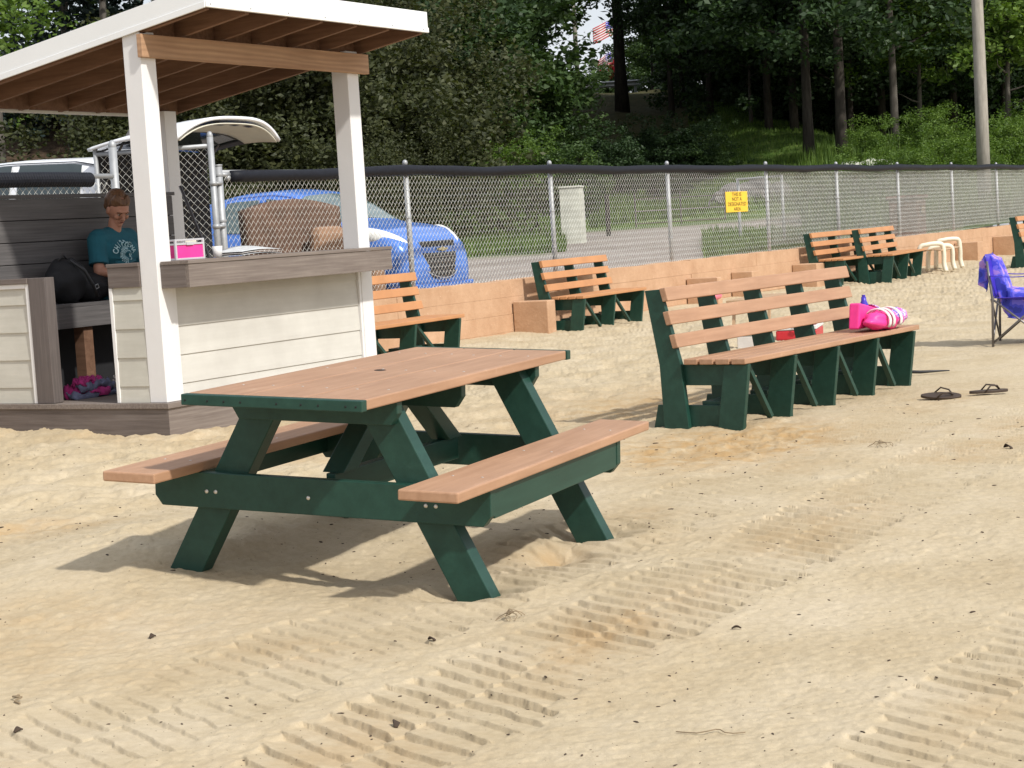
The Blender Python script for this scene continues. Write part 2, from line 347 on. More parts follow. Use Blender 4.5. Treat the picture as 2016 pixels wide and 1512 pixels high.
# ------------------------------------------------------------------ terrain beyond the wall
fwd=np.array([math.cos(YAW),math.sin(YAW)]); rgt=np.array([math.sin(YAW),-math.cos(YAW)])
U_A=[-.9,-.284,-.2,-.06,.04,.096,.139,.209,.284,.9]
A_V=[4.6,4.6,6,6.5,6.3,6.2,3.9,1.8,1.0,1.0]; S0_V=[26,28,33,42,48,48,46,44,46,46]; S1_V=[55,55,60,74,88,88,70,58,60,60]
def terrh(x,y):
    x=np.asarray(x,float);y=np.asarray(y,float)
    s=x*fwd[0]+y*fwd[1]; l=x*rgt[0]+y*rgt[1]; u=l/np.maximum(s,8)
    z=.34+.035*(np.clip(s,23,50)-23)
    z=z*(.75+.25*sstep(11,17,y))+.0
    z=np.where(s<23,.32+.0*z,z)
    A=np.interp(u,U_A,A_V);s0=np.interp(u,U_A,S0_V);s1=np.interp(u,U_A,S1_V)
    t=np.clip((s-s0)/(s1-s0),0,1); z=z+A*(.5*t+.5*t*t*(3-2*t))
    lot=1-sstep(44,50,s)
    return z+(.02+.25*(1-lot))*fbm(x,y,3.2,4,2)
def make_terrain():
    ys=np.concatenate([[10.78],np.linspace(10.9,30,90),np.linspace(30.4,110,130),np.linspace(112,900,30)])
    xs=np.concatenate([np.linspace(-500,-22,20),np.linspace(-20,70,280),np.linspace(71,160,110),np.linspace(165,900,25)])
    X,Y=np.meshgrid(xs,ys); Z=terrh(X,Y)
    s=X*fwd[0]+Y*fwd[1]; l=X*rgt[0]+Y*rgt[1]; u=l/np.maximum(s,8); px=1008+3551*u
    wob=fbm(X,Y,4,3,5)*2
    grass=sstep(34,36.5,s+wob)*sstep(1110,1080,px)*sstep(600,800,px)
    grass=np.maximum(grass,sstep(1400,1440,px)*sstep(30.5,32,s+wob)*sstep(38.5,37.5,s+wob))
    grass=np.maximum(grass,sstep(44,46.5,s+wob)*sstep(700,900,px))
    grass=np.maximum(grass,sstep(1600,1640,px)*sstep(30,31,s+wob))
    dirt=sstep(27,31,s+wob)*sstep(860,780,px)
    dirt=np.maximum(dirt,sstep(52,56,s+wob)*sstep(1460,1380,px)*.75)
    m,nt,b=newmat('lot_and_hillside'); v=coord(nt)
    at=N(nt,'ShaderNodeVertexColor',layer_name='zone'); sp=N(nt,'ShaderNodeSeparateColor'); nt.links.new(at.outputs[0],sp.inputs[0])
    n1=noise(nt,v,.5,6,.65); n2=noise(nt,v,9,5,.7)
    g=ramp(nt,n1,[(.3,(.27,.235,.21)),(.7,(.40,.36,.33))]); g=mix(nt,.5,g,ramp(nt,n2,[(.3,(.6,.6,.6)),(.7,(1.1,1.1,1.1))]),'MULTIPLY')
    gr=ramp(nt,noise(nt,v,2.2,6,.75),[(.3,(.045,.085,.016)),(.5,(.085,.145,.03)),(.72,(.17,.20,.055))])
    di=ramp(nt,noise(nt,v,3,8,.8),[(.3,(.030,.020,.014)),(.55,(.085,.058,.038)),(.68,(.12,.09,.06)),(.76,(.4,.38,.34))])
    c=mix(nt,sp.outputs[0],g,gr); c=mix(nt,sp.outputs[1],c,di); nt.links.new(c,b.inputs['Base Color']); b.inputs['Roughness'].default_value=.95
    b.inputs['Specular IOR Level'].default_value=.1; bump(nt,b,n2,.8,.08)
    o=_grid_mesh('lot_and_hillside',X,Y,Z,m,{'zone':np.stack([grass,dirt,dirt*0],-1)}); tag(o,kind='structure')
make_terrain()
# ------------------------------------------------------------------ picnic table
def make_table():
    th,ta,tb=.0953,-.0081,-.0512; ct,st=math.cos(th),math.sin(th)
    def T(a,b_,z):
        aa=a+z*ta;bb=b_+z*tb; return Vector((4.9478+aa*ct-bb*st,3.9006+aa*st+bb*ct,z-a*ta-b_*tb))
    o=T(0,0,0); ex=(T(1,0,0)-o).normalized(); ez=(T(0,0,1)-o); ey=ez.cross(ex).normalized(); ez=ex.cross(ey).normalized()
    Mx=Matrix((ex,ey,ez)).transposed().to_4x4(); Mx.translation=o
    t=thing('picnic_table','brown and green plastic picnic table standing on the open sand in front of the kiosk','picnic table')
    t.matrix_world=Mx
    G,P=M['green'],M['plank']; L=1.838
    for k,b0 in enumerate((-.361,-.1187,.1227)):
        MB().box((.040,b0,.692),(L-.040,b0+.2383,.730)).build('tabletop_plank',P,t,bevel=.005)
    for a0,a1 in ((0,.038),(L-.038,L)):
        e=MB().box((a0,-.366,.690),(a1,.366,.729)).build('end_board',G,t,bevel=.003)
        if a0==0: each('screw_hole',M['hole'],e,lambda m_,b_:m_.ell((-.0005,b_*.98,.708),(.002,.004,.004),8,6),(-.35,-.31,-.20,-.13,-.03,.12,.19,.26,.355))
    each('screw',M['screw'],t,lambda m_,q:m_.ell((q[0]+.01*math.sin(q[1]*40),q[1],.7305),(.0055,.0055,.0012),8,6),[(a,b_) for a in (.31,.92,1.53) for b_ in (-.30,-.18,-.055,.055,.18,.30)])
    MB().lathe([(.024,.7306),(.019,.7316),(.019,.7309),(0,.7309)],20,(.885,.045,0)).build('umbrella_hole',M['hole'],t)
    for s in (-1,1):
        y0,y1=sorted((s*.722,s*.494))
        se=MB().box((0,y0,.397),(L,y1,.435)).build('bench_seat',P,t,bevel=.006)
        each('screw',M['screw'],se,lambda m_,q:m_.ell((q[0],q[1],.4355),(.0055,.0055,.0012),8,6),[(a,b_) for a in (.31,.92,1.53) for b_ in (s*.55,s*.665)])
        y0,y1=sorted((s*.700,s*.662))
        MB().box((.331,y0,.287),(1.507,y1,.394)).build('seat_apron',G,t,bevel=.003)
    for e in (0,1):
        f=(lambda a:a) if e==0 else (lambda a:L-a)
        poly=[(-.703,.396),(.703,.396),(.703,.30),(.672,.262),(-.672,.262),(-.703,.30)]
        bm=MB().prism(poly,'x',f(.291),f(.330)).build('seat_beam',G,t,bevel=.003)
        if e==0: each('bolt_head',M['screw'],bm,lambda m_,b_:m_.lathe([(0,-.004),(.007,-.003),(.008,0)],10,(.291,b_,.325),axis='x'),(-.49,-.45,.47,.43,.03))
        poly=[(-.345,.690),(.345,.690),(.345,.648),(.318,.605),(-.318,.605),(-.345,.648)]
        cl=MB().prism(poly,'x',f(.291),f(.330)).build('top_cleat',G,t,bevel=.003)
        if e==0:
            each('bolt_head',M['screw'],cl,lambda m_,b_:m_.lathe([(0,-.004),(.008,-.003),(.009,0)],10,(.291,b_,.672),axis='x'),(-.20,.23))
        for s in (-1,1):
            zb,zt=-.12,.689; c=lambda z:.271+(.597-z)*.566
            lo=[(s*(c(z)+d),z) for z,d in ((zb,.075),(zt,.075),(zt,-.075),(zb,-.075))]
            MB().prism(lo,'x',f(.331),f(.403)).build('leg',G,t,bevel=.004)
        # diagonal brace up to the middle cleat
        pts=[(f(.42),.40),(f(.53),.40),(f(.90),.690),(f(.80),.690)]
        MB().prism([(p[0],p[1]) for p in pts],'y',-.045,.045).build('diagonal_brace',G,t,bevel=.003)
    MB().prism([(-.30,.690),(.30,.690),(.30,.635),(.27,.592),(-.27,.592),(-.30,.635)],'x',.90+.001,.939).build('middle_cleat',G,t,bevel=.003)
    MB().box((.404,-.019,.303),(1.434,.019,.399)).build('stringer',G,t,bevel=.003)
make_table()
# ------------------------------------------------------------------ slatted benches
def make_bench(n,sp,label,group=None,over=.05,plank=None):
    t=thing('slatted_bench',label,'bench',group=group); G=M['green']; P=plank or M['plank']; Lx=(n-1)*sp+.038
    for k in range(n):
        x0=k*sp;x1=x0+.038
        MB().prism([(-.0,-.08),(.0,.128),(.593,.128),(.645,-.08)],'x',x0+.006,x1-.006).build('base_board',G,t,bevel=.002)
        MB().prism([(0,-.08),(-.064,.376),(.099,.376),(.170,-.08)],'x',x0-.032,x0+.005).build('leg',G,t,bevel=.003)
        MB().prism([(.05,.249),(.42,.249),(.42,.375),(.05,.375)],'x',x0+.006,x1-.006).build('seat_support',G,t,bevel=.002)
        MB().prism([(.354,-.08),(.395,.376),(.515,.838),(.622,.832),(.545,.376),(.53,-.08)],'x',x0-.032,x0+.005).build('back_post',G,t,bevel=.003)
        if k<n-1:   # diagonal strut between two frames and the low ties
            MB().bar((x0+.10,.02,.368),(x0+sp*.62,.02,.02),.03,.035,up=(0,1,0)).build('strut',G,t,bevel=.002)
            MB().box((x0+.039,.18,.12),(x0+sp*.56,.30,.150)).build('tie_board',G,t,bevel=.002)
    for k in range(4):
        y0=-.055+k*.1085
        MB().box((-.05,y0,.379),(Lx+over,y0+.094,.414)).build('seat_slat',P,t,bevel=.006)
    for z0,z1,y in ((.767,.849,.450),(.624,.706,.434),(.483,.565,.398)):
        dy=.021
        MB().prism([(y,z0),(y+dy,z1),(y+dy+.042,z1-.006),(y+.042,z0-.006)],'x',-.045,Lx+over*.6).build('back_slat',P,t,bevel=.006)
    return t
bench0=make_bench(5,.6075,'long brown and green slatted bench alone on the sand, carrying the pink bag')
bench0.location=(9.897,4.199,0); bench0.rotation_euler=(0,0,-.10)
bA=make_bench(3,.84,'slatted bench half hidden behind the kiosk counter, in front of the blue car','slatted benches along the retaining wall',plank=M['plank_old'])
bA.location=(13.42,9.36,.04); bA.rotation_euler=(0,0,.03)
dup(bA,(18.74,9.93,.015),.03,'slatted bench against the wall beside the first square concrete block')
bC=dup(bA,(27.85,9.98,.05),.01,'left slatted bench of the pair standing end to end by the wall')
bC.scale=(1.36,1,1)
bD=dup(bA,(28.85,9.50,.06),.08,'right slatted bench of the pair by the wall, next to the cream plastic bench')
bD.scale=(1.28,1,1)
dup(bA,(32.95,7.98,.08),-.02,'slatted bench at the far right edge, cut off by the photo frame')
# ------------------------------------------------------------------ kiosk
def make_kiosk():
    t=thing('beach_kiosk','small open kiosk with white posts, cream siding, grey counters and a sloping lean-to roof','kiosk',(8.71,7.61,0))
    x0,x1,y1=0,2.366,1.85; W=M['white']; pz=.297
    # platform
    pf=MB().box((-.02,-.02,.0),(x1+.02,y1+.02,.262)).build('platform',M['deckx'],t,bevel=.002)
    MB().box((-.035,-.035,.2625),(x1+.04,y1+.03,pz)).build('deck_board',M['deckx'],pf,bevel=.003)
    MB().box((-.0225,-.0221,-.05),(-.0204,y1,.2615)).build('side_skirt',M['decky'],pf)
    # posts
    for (px,py,zt) in ((0,0,2.62),(x1-.14,0,2.62),(x1-.20,y1-.15,2.33),(0,y1-.15,2.33)):
        p=MB().box((px,py,pz+.001),(px+.14,py+.14,zt)).build('post',W,t,bevel=.004)
        MB().box((px+.142,py+.006,pz+.001),(px+.170,py+.10,1.03 if py==0 and px==0 else .6)).build('corner_trim',W,p,bevel=.002) if (py==0 and px==0) else None
    MB().box((x1-.168,.004,pz+.001),(x1-.1415,.10,1.03)).build('corner_trim',W,t,bevel=.002)
    # roof: rafters run along y, high at the front
    k=.157; zr=lambda y:2.606-k*y      # rafter bottom (local y)
    ya,yb=-.555,1.885
    rf=MB(); rf.prism([(ya,zr(ya)+.130),(yb,zr(yb)+.130),(yb,zr(yb)+.150),(ya,zr(ya)+.150)],'x',-.012,x1+.105); roof=rf.build('roof',M['whitewall'],t)
    sh=MB().prism([(ya+.02,zr(ya+.02)+.117),(yb-.02,zr(yb-.02)+.117),(yb-.02,zr(yb-.02)+.129),(ya+.02,zr(ya+.02)+.129)],'x',.0,x1+.09).build('roof_sheathing',M['sheath'],t)
    xs=[.015,.305,.70,1.10,1.50,1.90,2.30,x1+.052]
    xs=[.012]+[.42+.395*i for i in range(6)]+[]
    xs=[.010,.400,.795,1.190,1.585,1.980,2.405]
    for x in xs:
        MB().prism([(ya+.025,zr(ya)+.002),(yb-.02,zr(yb)),(yb-.02,zr(yb-.02)+.116),(ya+.025,zr(ya+.02)+.116)],'x',x,x+.038).build('rafter',M['rafter'],t,bevel=.002)
    for i in range(len(xs)-1):
        MB().box((xs[i]+.039,.05,zr(.05)+.004),(xs[i+1]-.001,.088,zr(.088)+.114)).build('blocking_board',M['rafter'],t)
        MB().box((xs[i]+.039,y1-.09,zr(y1)-.005),(xs[i+1]-.001,y1-.052,zr(y1)+.114)).build('blocking_board',M['rafter'],t)
    # fascia : folded white metal
    fa=MB(); zf=zr(ya)
    fa.box((-.016,ya-.006,zf+.045),(x1+.109,ya+.012,zf+.160)); fa.box((-.020,ya-.012,zf+.012),(x1+.113,ya+.012,zf+.048))
    fr=fa.build('front_fascia',M['whitewall'],roof,bevel=.003)
    each('screw',M['galv'],fr,lambda m_,x:m_.ell((x,ya-.012,zf+.032),(.006,.004,.006),8,6),(.02,.41,.80,1.2,1.6,2.0,2.4))
    fs=MB(); pr=lambda a,b_,c,d: [(ya,zr(ya)+a),(yb,zr(yb)+a),(yb,zr(yb)+b_),(ya,zr(ya)+b_)]
    fs.prism(pr(.045,.158,0,0),'x',-.018,-.010); fs.prism(pr(.010,.048,0,0),'x',-.024,-.011)
    fs.build('side_fascia',M['whitewall'],roof,bevel=.002)
    fs=MB(); fs.prism(pr(.045,.158,0,0),'x',x1+.104,x1+.112); fs.build('side_fascia',M['whitewall'],roof,bevel=.002)
    MB().box((-.01,yb+.001,zr(yb)-.012),(x1+.10,yb+.015,zr(yb)+.145)).build('back_fascia',M['whitewall'],roof)
    # front beam bolted to the face of the posts
    MB().box((-.030+.0,-.042,2.457),(x1+.085,-.003,2.600)).build('beam',M['beam'],t,bevel=.003)
    # front siding : overlapping courses
    def siding(name,axis,a0,a1,face,sgn,z0,z1,mat,course=.1835,first=.105):
        mb=MB(); z=z0; zs=[z0]+[z0+first+course*i for i in range(12)]
        for i in range(len(zs)-1):
            za,zb=zs[i],min(zs[i+1],z1)
            if za>=z1-.005: break
            q=[(face+sgn*.013,za),(face+sgn*.004,zb+.012),(face-sgn*.004,zb+.012),(face+sgn*.003,za)]
            if axis=='x': mb.prism(q,'x',a0,a1)
            else: mb.prism(q,'y',a0,a1) if False else mb.prism([(p[0],p[1]) for p in q],'y',a0,a1)
        return mb.build(name,mat,t)
    siding('siding_wall','x',.1715,x1-.170,.030,-1,pz+.002,1.02,M['siding'])
    MB().box((.15,.036,pz+.002),(x1-.15,.075,1.02)).build('wall_panel',M['darkdeck'],t)
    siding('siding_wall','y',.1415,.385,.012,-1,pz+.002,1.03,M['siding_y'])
    MB().box((.018,.1415,pz+.002),(.055,.385,1.03)).build('wall_panel',M['darkdeck'],t)
    MB().box((-.006,.386,pz+.002),(.056,.412,1.035)).build('corner_trim',M['white'],t,bevel=.002)
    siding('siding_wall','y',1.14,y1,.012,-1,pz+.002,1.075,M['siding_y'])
    MB().box((.018,1.10,pz+.002),(.055,y1,1.075)).build('wall_panel',M['darkdeck'],t)
    MB().box((-.008,1.106,pz+.002),(.056,1.138,1.092)).build('corner_trim',M['white'],t,bevel=.002)
    MB().box((-.010,1.1385,1.062),(.0,y1,1.092)).build('top_trim',M['white'],t,bevel=.002)
    MB().box((-.014,.955,pz+.002),(.075,1.105,1.128)).build('end_post',M['deckz'],t,bevel=.003)
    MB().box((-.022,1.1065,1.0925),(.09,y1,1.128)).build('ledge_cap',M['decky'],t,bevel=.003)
    # counters
    c=MB().box((.030,-.231,1.018),(2.300,-.205,1.163)).build('counter_fascia',M['deckx'],t,bevel=.002)
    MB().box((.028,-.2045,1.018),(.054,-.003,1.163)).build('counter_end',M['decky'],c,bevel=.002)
    MB().box((.056,-.204,1.05),(2.30,.30,1.160)).build('counter_core',M['deckx'],c)
    MB().box((.024,-.237,1.164),(2.306,-.008,1.187)).build('counter_board',M['deckx'],c,bevel=.003)
    MB().box((.150,-.0072,1.164),(x1-.143,.335,1.187)).build('counter_board',M['deckx'],c,bevel=.003)
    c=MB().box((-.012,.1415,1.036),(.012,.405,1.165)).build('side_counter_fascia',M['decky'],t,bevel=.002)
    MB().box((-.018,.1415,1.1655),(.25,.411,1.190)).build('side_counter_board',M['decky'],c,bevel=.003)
    # back wall of horizontal boards, built-in seat
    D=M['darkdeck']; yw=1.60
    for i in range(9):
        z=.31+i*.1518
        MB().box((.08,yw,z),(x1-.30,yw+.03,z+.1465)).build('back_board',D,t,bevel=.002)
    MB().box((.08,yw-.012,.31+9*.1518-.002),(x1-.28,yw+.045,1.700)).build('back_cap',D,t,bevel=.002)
    MB().box((.085,yw+.0305,.31),(x1-.305,yw+.036,1.66)).build('gap_shade_sheet',M['black'],t)  # added black sheet, stands in for the shade in the board gaps
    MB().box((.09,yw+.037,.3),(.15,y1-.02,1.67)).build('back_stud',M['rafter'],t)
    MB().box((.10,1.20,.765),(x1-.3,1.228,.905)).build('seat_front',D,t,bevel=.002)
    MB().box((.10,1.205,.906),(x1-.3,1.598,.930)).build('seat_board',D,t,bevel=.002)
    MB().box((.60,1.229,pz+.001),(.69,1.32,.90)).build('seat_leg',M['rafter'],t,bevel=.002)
    MB().box((.10,1.50,pz+.001),(x1-.3,1.52,.90)).build('seat_shade_panel',M['black'],t)  # black panel paints the shade under the seat
    return t
make_kiosk()
# ------------------------------------------------------------------ retaining wall
def make_wall():
    m,nt,b=newmat('orange_painted_concrete'); v=coord(nt); n=noise(nt,v,2.5,7,.7); n2=noise(nt,v,14,6,.75)
    c=ramp(nt,n,[(.3,(.42,.245,.138)),(.7,(.56,.36,.225))]); c=mix(nt,ramp(nt,n2,[(.60,(0,0,0)),(.70,(.6,.6,.6))]),c,(.66,.47,.33))
    nt.links.new(c,b.inputs['Base Color']); b.inputs['Roughness'].default_value=.85; bump(nt,b,n2,.5,.02); M['wall']=m
    t=thing('retaining_wall','low orange painted concrete wall running along the back of the sand under the fence','wall',(16,WALLY,0))
    random.seed(4); x=-20
    L0=2.45
    zt=.665
    while x<48:
        L=2.4+random.random()*.25
        for c_ in range(4):
            z0=-.15+c_*.204; z1=z0+.2032
            d=random.uniform(-.005,.005)
            mb=MB(); xx0,xx1=x,x+L-.002
            # chipped, slightly uneven upper arris on the top course
            n=10; zz=[z1+(random.uniform(-.014,.004) if c_==3 else 0) for _ in range(n+1)]
            poly=[(xx0,z0)]+[(xx1,z0)]+[(xx1-(xx1-xx0)*i/n,zz[i]) for i in range(n+1)]
            mb.prism(poly,'y',d,.20); o=mb.build('wall_block',m,t,bevel=.003)
        x+=L
    # end blocks standing out of the wall
    for i,(bx,dep,h,w) in enumerate(((2.437,.48,.402,.197),(7.38,.49,.408,.15),(8.985,.35,.415,.25),(11.48,.43,.41,.38),(20.6,.49,.42,.38),(23.5,.49,.45,.3))):
        tag(MB().box((bx,-dep,-.15),(bx+w,-.012,h)).build('buttress_block',m,t,bevel=.012))
make_wall()
# ------------------------------------------------------------------ fence
FY=10.82
def chain(mb,x0,x1,z0,z1,w=.0715,r=.0019,fold=0):
    hw=w/2; nx=int((x1-x0)/hw); nz=int((z1-z0)/(w*.5))
    for i in range(nx):
        pts=[]
        for k in range(nz+1):
            a=((k+i)%2)*hw+i*hw; pts.append((x0+a,(.0025 if k%2 else -.0025),z0+(z1-z0)*k/nz))
        mb.tube(pts,r,3,cap=False)
def make_fence():
    t=thing('chain_link_fence','long chain-link fence with black tube over its top rail, standing on the orange wall','fence',(0,FY,0))
    px=[13.38,16.57,19.84,23.28,26.96,30.20,33.58,37.13,40.6,44.1,47.6]
    zt=1.985
    for i,x in enumerate(px):
        z1=2.0 if i else 1.99
        p=MB().tube([(x,.03,.45),(x,.03,z1+.02)],.030 if i else .038,14).build('fence_post',M['galv'],t,smooth=True)
        mb=MB()
        if i==0: mb.tube([(x,.03,z1+.02),(x,.03,z1+.035)],.042,14)
        else: mb.ell((x,.03,z1+.045),(.03,.03,.035),10,8)
        mb.build('post_cap',M['galv'],p,smooth=True)
        each('tie_band',M['galv'],p,lambda m_,z:m_.lathe([(.034 if i else .044,z-.012),(.036 if i else .047,z),(.034 if i else .044,z+.012)],14,(x,.03,0)),((1.0,1.45) if i else (1.0,1.5,1.93)))
    mb=MB(); chain(mb,13.42,27.0,.66,zt-.07); mb.build('wire_mesh',M['wire'],t)
    mb=MB(); chain(mb,27.0,47.5,.66,zt-.07,w=.0715*1.0,r=.0019); mb.build('wire_mesh',M['wire'],t)
    MB().tube([(13.4,.03,1.955),(47.6,.03,1.985)],.021,10).build('top_rail',M['galv'],t,smooth=True)
    pts=[];rad=[];random.seed(8); x=13.52
    while x<47.6:
        d=min(abs(x-q) for q in px); sag=.018*math.cos(min(d,1.6)/1.6*PI/2)
        seg=math.sin(x*1.3)*.004
        pts.append((x,.0+.012*math.sin(x*.9),1.944+.0008*(x-13)-.045*max(0,1-(x-13.5)/3.2)+sag+seg)); rad.append(.054+.003*math.sin(x*5.1)+(.004 if d<.12 else 0)); x+=.14
    MB().tube(pts,rad,16).build('tube_cover',M['tube'],t,smooth=True)
    mb=MB(); mb.ell((13.5,.02,1.90),(.03,.03,.03),10,8); mb.tube([(13.4,.02,1.93),(13.52,.02,1.93)],.024,10); mb.build('rail_end_cup',M['galv'],t,smooth=True)
    # left stretch up to the gate opening
    t2=thing('chain_link_fence','short stretch of chain-link fence left of the gate opening, behind the kiosk back wall','fence',(0,FY,0))
    MB().tube([(11.93,.0,.4),(11.93,0,2.17)],.036,14).build('fence_post',M['galv'],t2,smooth=True)
    MB().ell((11.93,0,2.185),(.036,.036,.05),12,8).build('post_cap',M['galv'],t2,smooth=True)
    mb=MB(); chain(mb,2.0,11.86,.66,1.87); mb.build('wire_mesh',M['wire'],t2)
    MB().tube([(2,0,1.90),(11.9,0,1.925)],.022,10).build('top_rail',M['galv'],t2,smooth=True)
    pts=[];rad=[]
    n=900
    for i in range(n):
        x=5.0+6.62*i/n; pts.append((x,-.005,1.895+.004*math.sin(x*3))); rad.append(.060+(.0035 if (i//2)%2 else 0))
    MB().tube(pts,rad,16).build('tube_cover',M['tube'],t2,smooth=False)
    # gate leaf standing ajar, opening away
    g=thing('chain_link_gate','chain-link gate leaf standing ajar behind the pink caddy','gate',(13.28,FY+.02,0))
    ex,ey=-.30,1.15; L=math.hypot(ex,ey); Mg=Matrix.Rotation(math.atan2(ey,ex),4,'Z')
    fr=MB(); fr.M=Mg; fr.tube([(.0,0,.55),(.0,0,2.28)],.030,12); fr.tube([(L,0,.55),(L,0,2.28)],.022,12)
    fr.tube([(0,0,2.20),(L,0,2.20)],.022,10); fr.tube([(0,0,.62),(L,0,.62)],.02,10); fr.build('gate_frame',M['galv'],g,smooth=True)
    k=MB(); k.M=Mg; k.ell((0,0,2.29),(.03,.03,.045),10,8); k.build('post_cap',M['galv'],g,smooth=True)
    mb=MB(); mb.M=Mg; chain(mb,.03,L-.03,.64,2.18); mb.build('wire_mesh',M['wire'],g)
    each('hinge',M['galv'],g,lambda m_,z:(m_.tube([(0,0,z-.02),(0,0,z+.02)],.038,12),m_.tube([(0,-.0,z),(.09,-.03,z)],.016,8)),(1.0,1.45,1.85))
    # wind screen cloth
    m,nt,b=newmat('grey_screen_cloth'); v=coord(nt,(1,1,1)); n=noise(nt,v,5,7,.75); b.inputs['Roughness'].default_value=.9
    nt.links.new(ramp(nt,n,[(.3,(.10,.105,.10)),(.7,(.19,.195,.185))]),b.inputs['Base Color'])
    tr=N(nt,'ShaderNodeBsdfTransparent'); mx=N(nt,'ShaderNodeMixShader'); nt.links.new(ramp(nt,noise(nt,v,3,5,.7),[(.3,(.44,.44,.44)),(.7,(.66,.66,.66))]),mx.inputs[0])
    nt.links.new(tr.outputs[0],mx.inputs[1]); nt.links.new(b.outputs[0],mx.inputs[2]); nt.links.new(mx.outputs[0],nt.nodes['Material Output'].inputs[0])
    sc=thing('screen_cloth','thin grey see-through wind screen cloth hung on the right part of the chain-link fence','screen cloth',(27.2,FY+.075,0))
    def f(u,w):
        x=u*20.3; z=.70+w*1.22
        y=.022*math.sin(x*7+3*math.sin(x*1.7)+w*2)+.03*math.sin(x*2.3+w*5)*(1-w)
        if w<.05: z+=.05*max(0,math.sin(x*1.1+1))
        return (x,y+.01,z)
    MB().grid(f,420,14).build('cloth',m,sc,smooth=True)
    # yellow sign
    s=thing('warning_sign','small yellow sign with dark lettering wired to the fence','sign',(25.62,FY-.012,1.462))
    MB().box((-.42,-.006,-.155),(.42,0,.155)).build('sign_plate',M['yellow'],s,bevel=.002)
    for i,(w,z,sz) in enumerate((('THIS IS',.110,.095),('NOT A',.038,.095),('DESIGNATED',-.037,.095),('AREA',-.112,.09))):
        text('lettering',w,sz,M['ink'],s,Matrix.Translation((0,-.0075,z))@Matrix.Rotation(PI/2,4,'X')@Matrix.Diagonal((1.25,.85,1,1)))
    each('wire_tie',M['galv'],s,lambda m_,q:m_.tube([(q[0],-.008,q[1]),(q[0],.02,q[1])],.004,6),[(x,z) for x in (-.38,.38) for z in (-.13,.13)])
make_fence()
# ------------------------------------------------------------------ vehicles
class Car:
    """body surface: stations along x (0 = rear), 8 section points from sill to roof centre"""
    def __init__(s,st,zs): s.st=st; s.zs=zs
    def sec(s,x):
        a=[r[0] for r in s.st]; g=lambda i: float(np.interp(x,a,[r[i] for r in s.st]))
        zt,wt,w,zb=g(1),g(2),g(3),g(4); zb=min(zb,zt-.05); zs=min(s.zs,zb-.05)+(g(5))
        return [(w*.90,zs),(w*.985,zs+.10),(w,(zs+zb)/2),(w*.985,zb-.07),(w*.955,zb),(wt+(w*.955-wt)*.10,zt-.085*min(1,(zt-zb)*3)),(wt*.82,zt-.015),(0,zt+.012)]
    def P(s,x,t,off=0,side=1):
        q=s.sec(x); i=min(int(t),6); f=t-i
        y=q[i][0]*(1-f)+q[i+1][0]*f; z=q[i][1]*(1-f)+q[i+1][1]*f
        zc=.75; d=math.hypot(y,(z-zc)*1.2) or 1
        return (x,side*(y+off*y/d),z+off*(z-zc)*1.2/d)
    def body(s,n=44):
        mb=MB(); x0,x1=s.st[0][0],s.st[-1][0]; T=[0,1,2,3,4,4.5,5,5.5,6,6.5,7]
        xs=[x0+(x1-x0)*(.5-.5*math.cos(PI*i/n)) for i in range(n+1)]
        rows=[]
        for x in xs: rows.append([s.P(x,t,0,-1) for t in T]+[s.P(x,t,0,1) for t in T[::-1][1:]])
        k=len(rows[0]); vs=[p for r in rows for p in r]
        fs=[(i*k+j,(i+1)*k+j,(i+1)*k+j+1,i*k+j+1) for i in range(n) for j in range(k-1)]
        fs+= [tuple(range(k)), tuple(range(n*k,n*k+k))[::-1]]
        fs+=[(i*k,i*k+k-1,(i+1)*k+k-1,(i+1)*k) for i in range(n)]
        return mb.add(vs,fs)
    def patch(s,pts,side,off=.012,nu=10,nv=6):
        """four (x,t) corners, bilinear"""
        (a,b,c,d)=pts
        def f(u,v):
            x=(a[0]*(1-u)+b[0]*u)*(1-v)+(d[0]*(1-u)+c[0]*u)*v; t=(a[1]*(1-u)+b[1]*u)*(1-v)+(d[1]*(1-u)+c[1]*u)*v
            return s.P(x,t,off,side)
        return MB().grid(f,nu,nv)
    def wheels(s,t,xs,w,r,mat=None):
        for x in xs:
            for sd in (-1,1):
                MB().lathe([(0,sd*(w+.003)),(r+.045,sd*(w+.003)),(r+.045,sd*(w-.05))],28,(x,0,r+.01),axis='y').build('wheel_arch',M['blackpl'],t)
                wh=MB().lathe([(r*.6,sd*(w-.16)),(r,sd*(w-.15)),(r,sd*(w+.0)),(r*.94,sd*(w+.022)),(r*.66,sd*(w+.026)),(r*.60,sd*(w+.01))],28,(x,0,r),axis='y').build('tyre',M['rubber'],t,smooth=True)
                MB().lathe([(0,sd*(w+.012)),(r*.2,sd*(w+.02)),(r*.55,sd*(w+.0)),(r*.64,sd*(w+.018))],28,(x,0,r),axis='y').build('rim',M['rim'],wh,smooth=True)
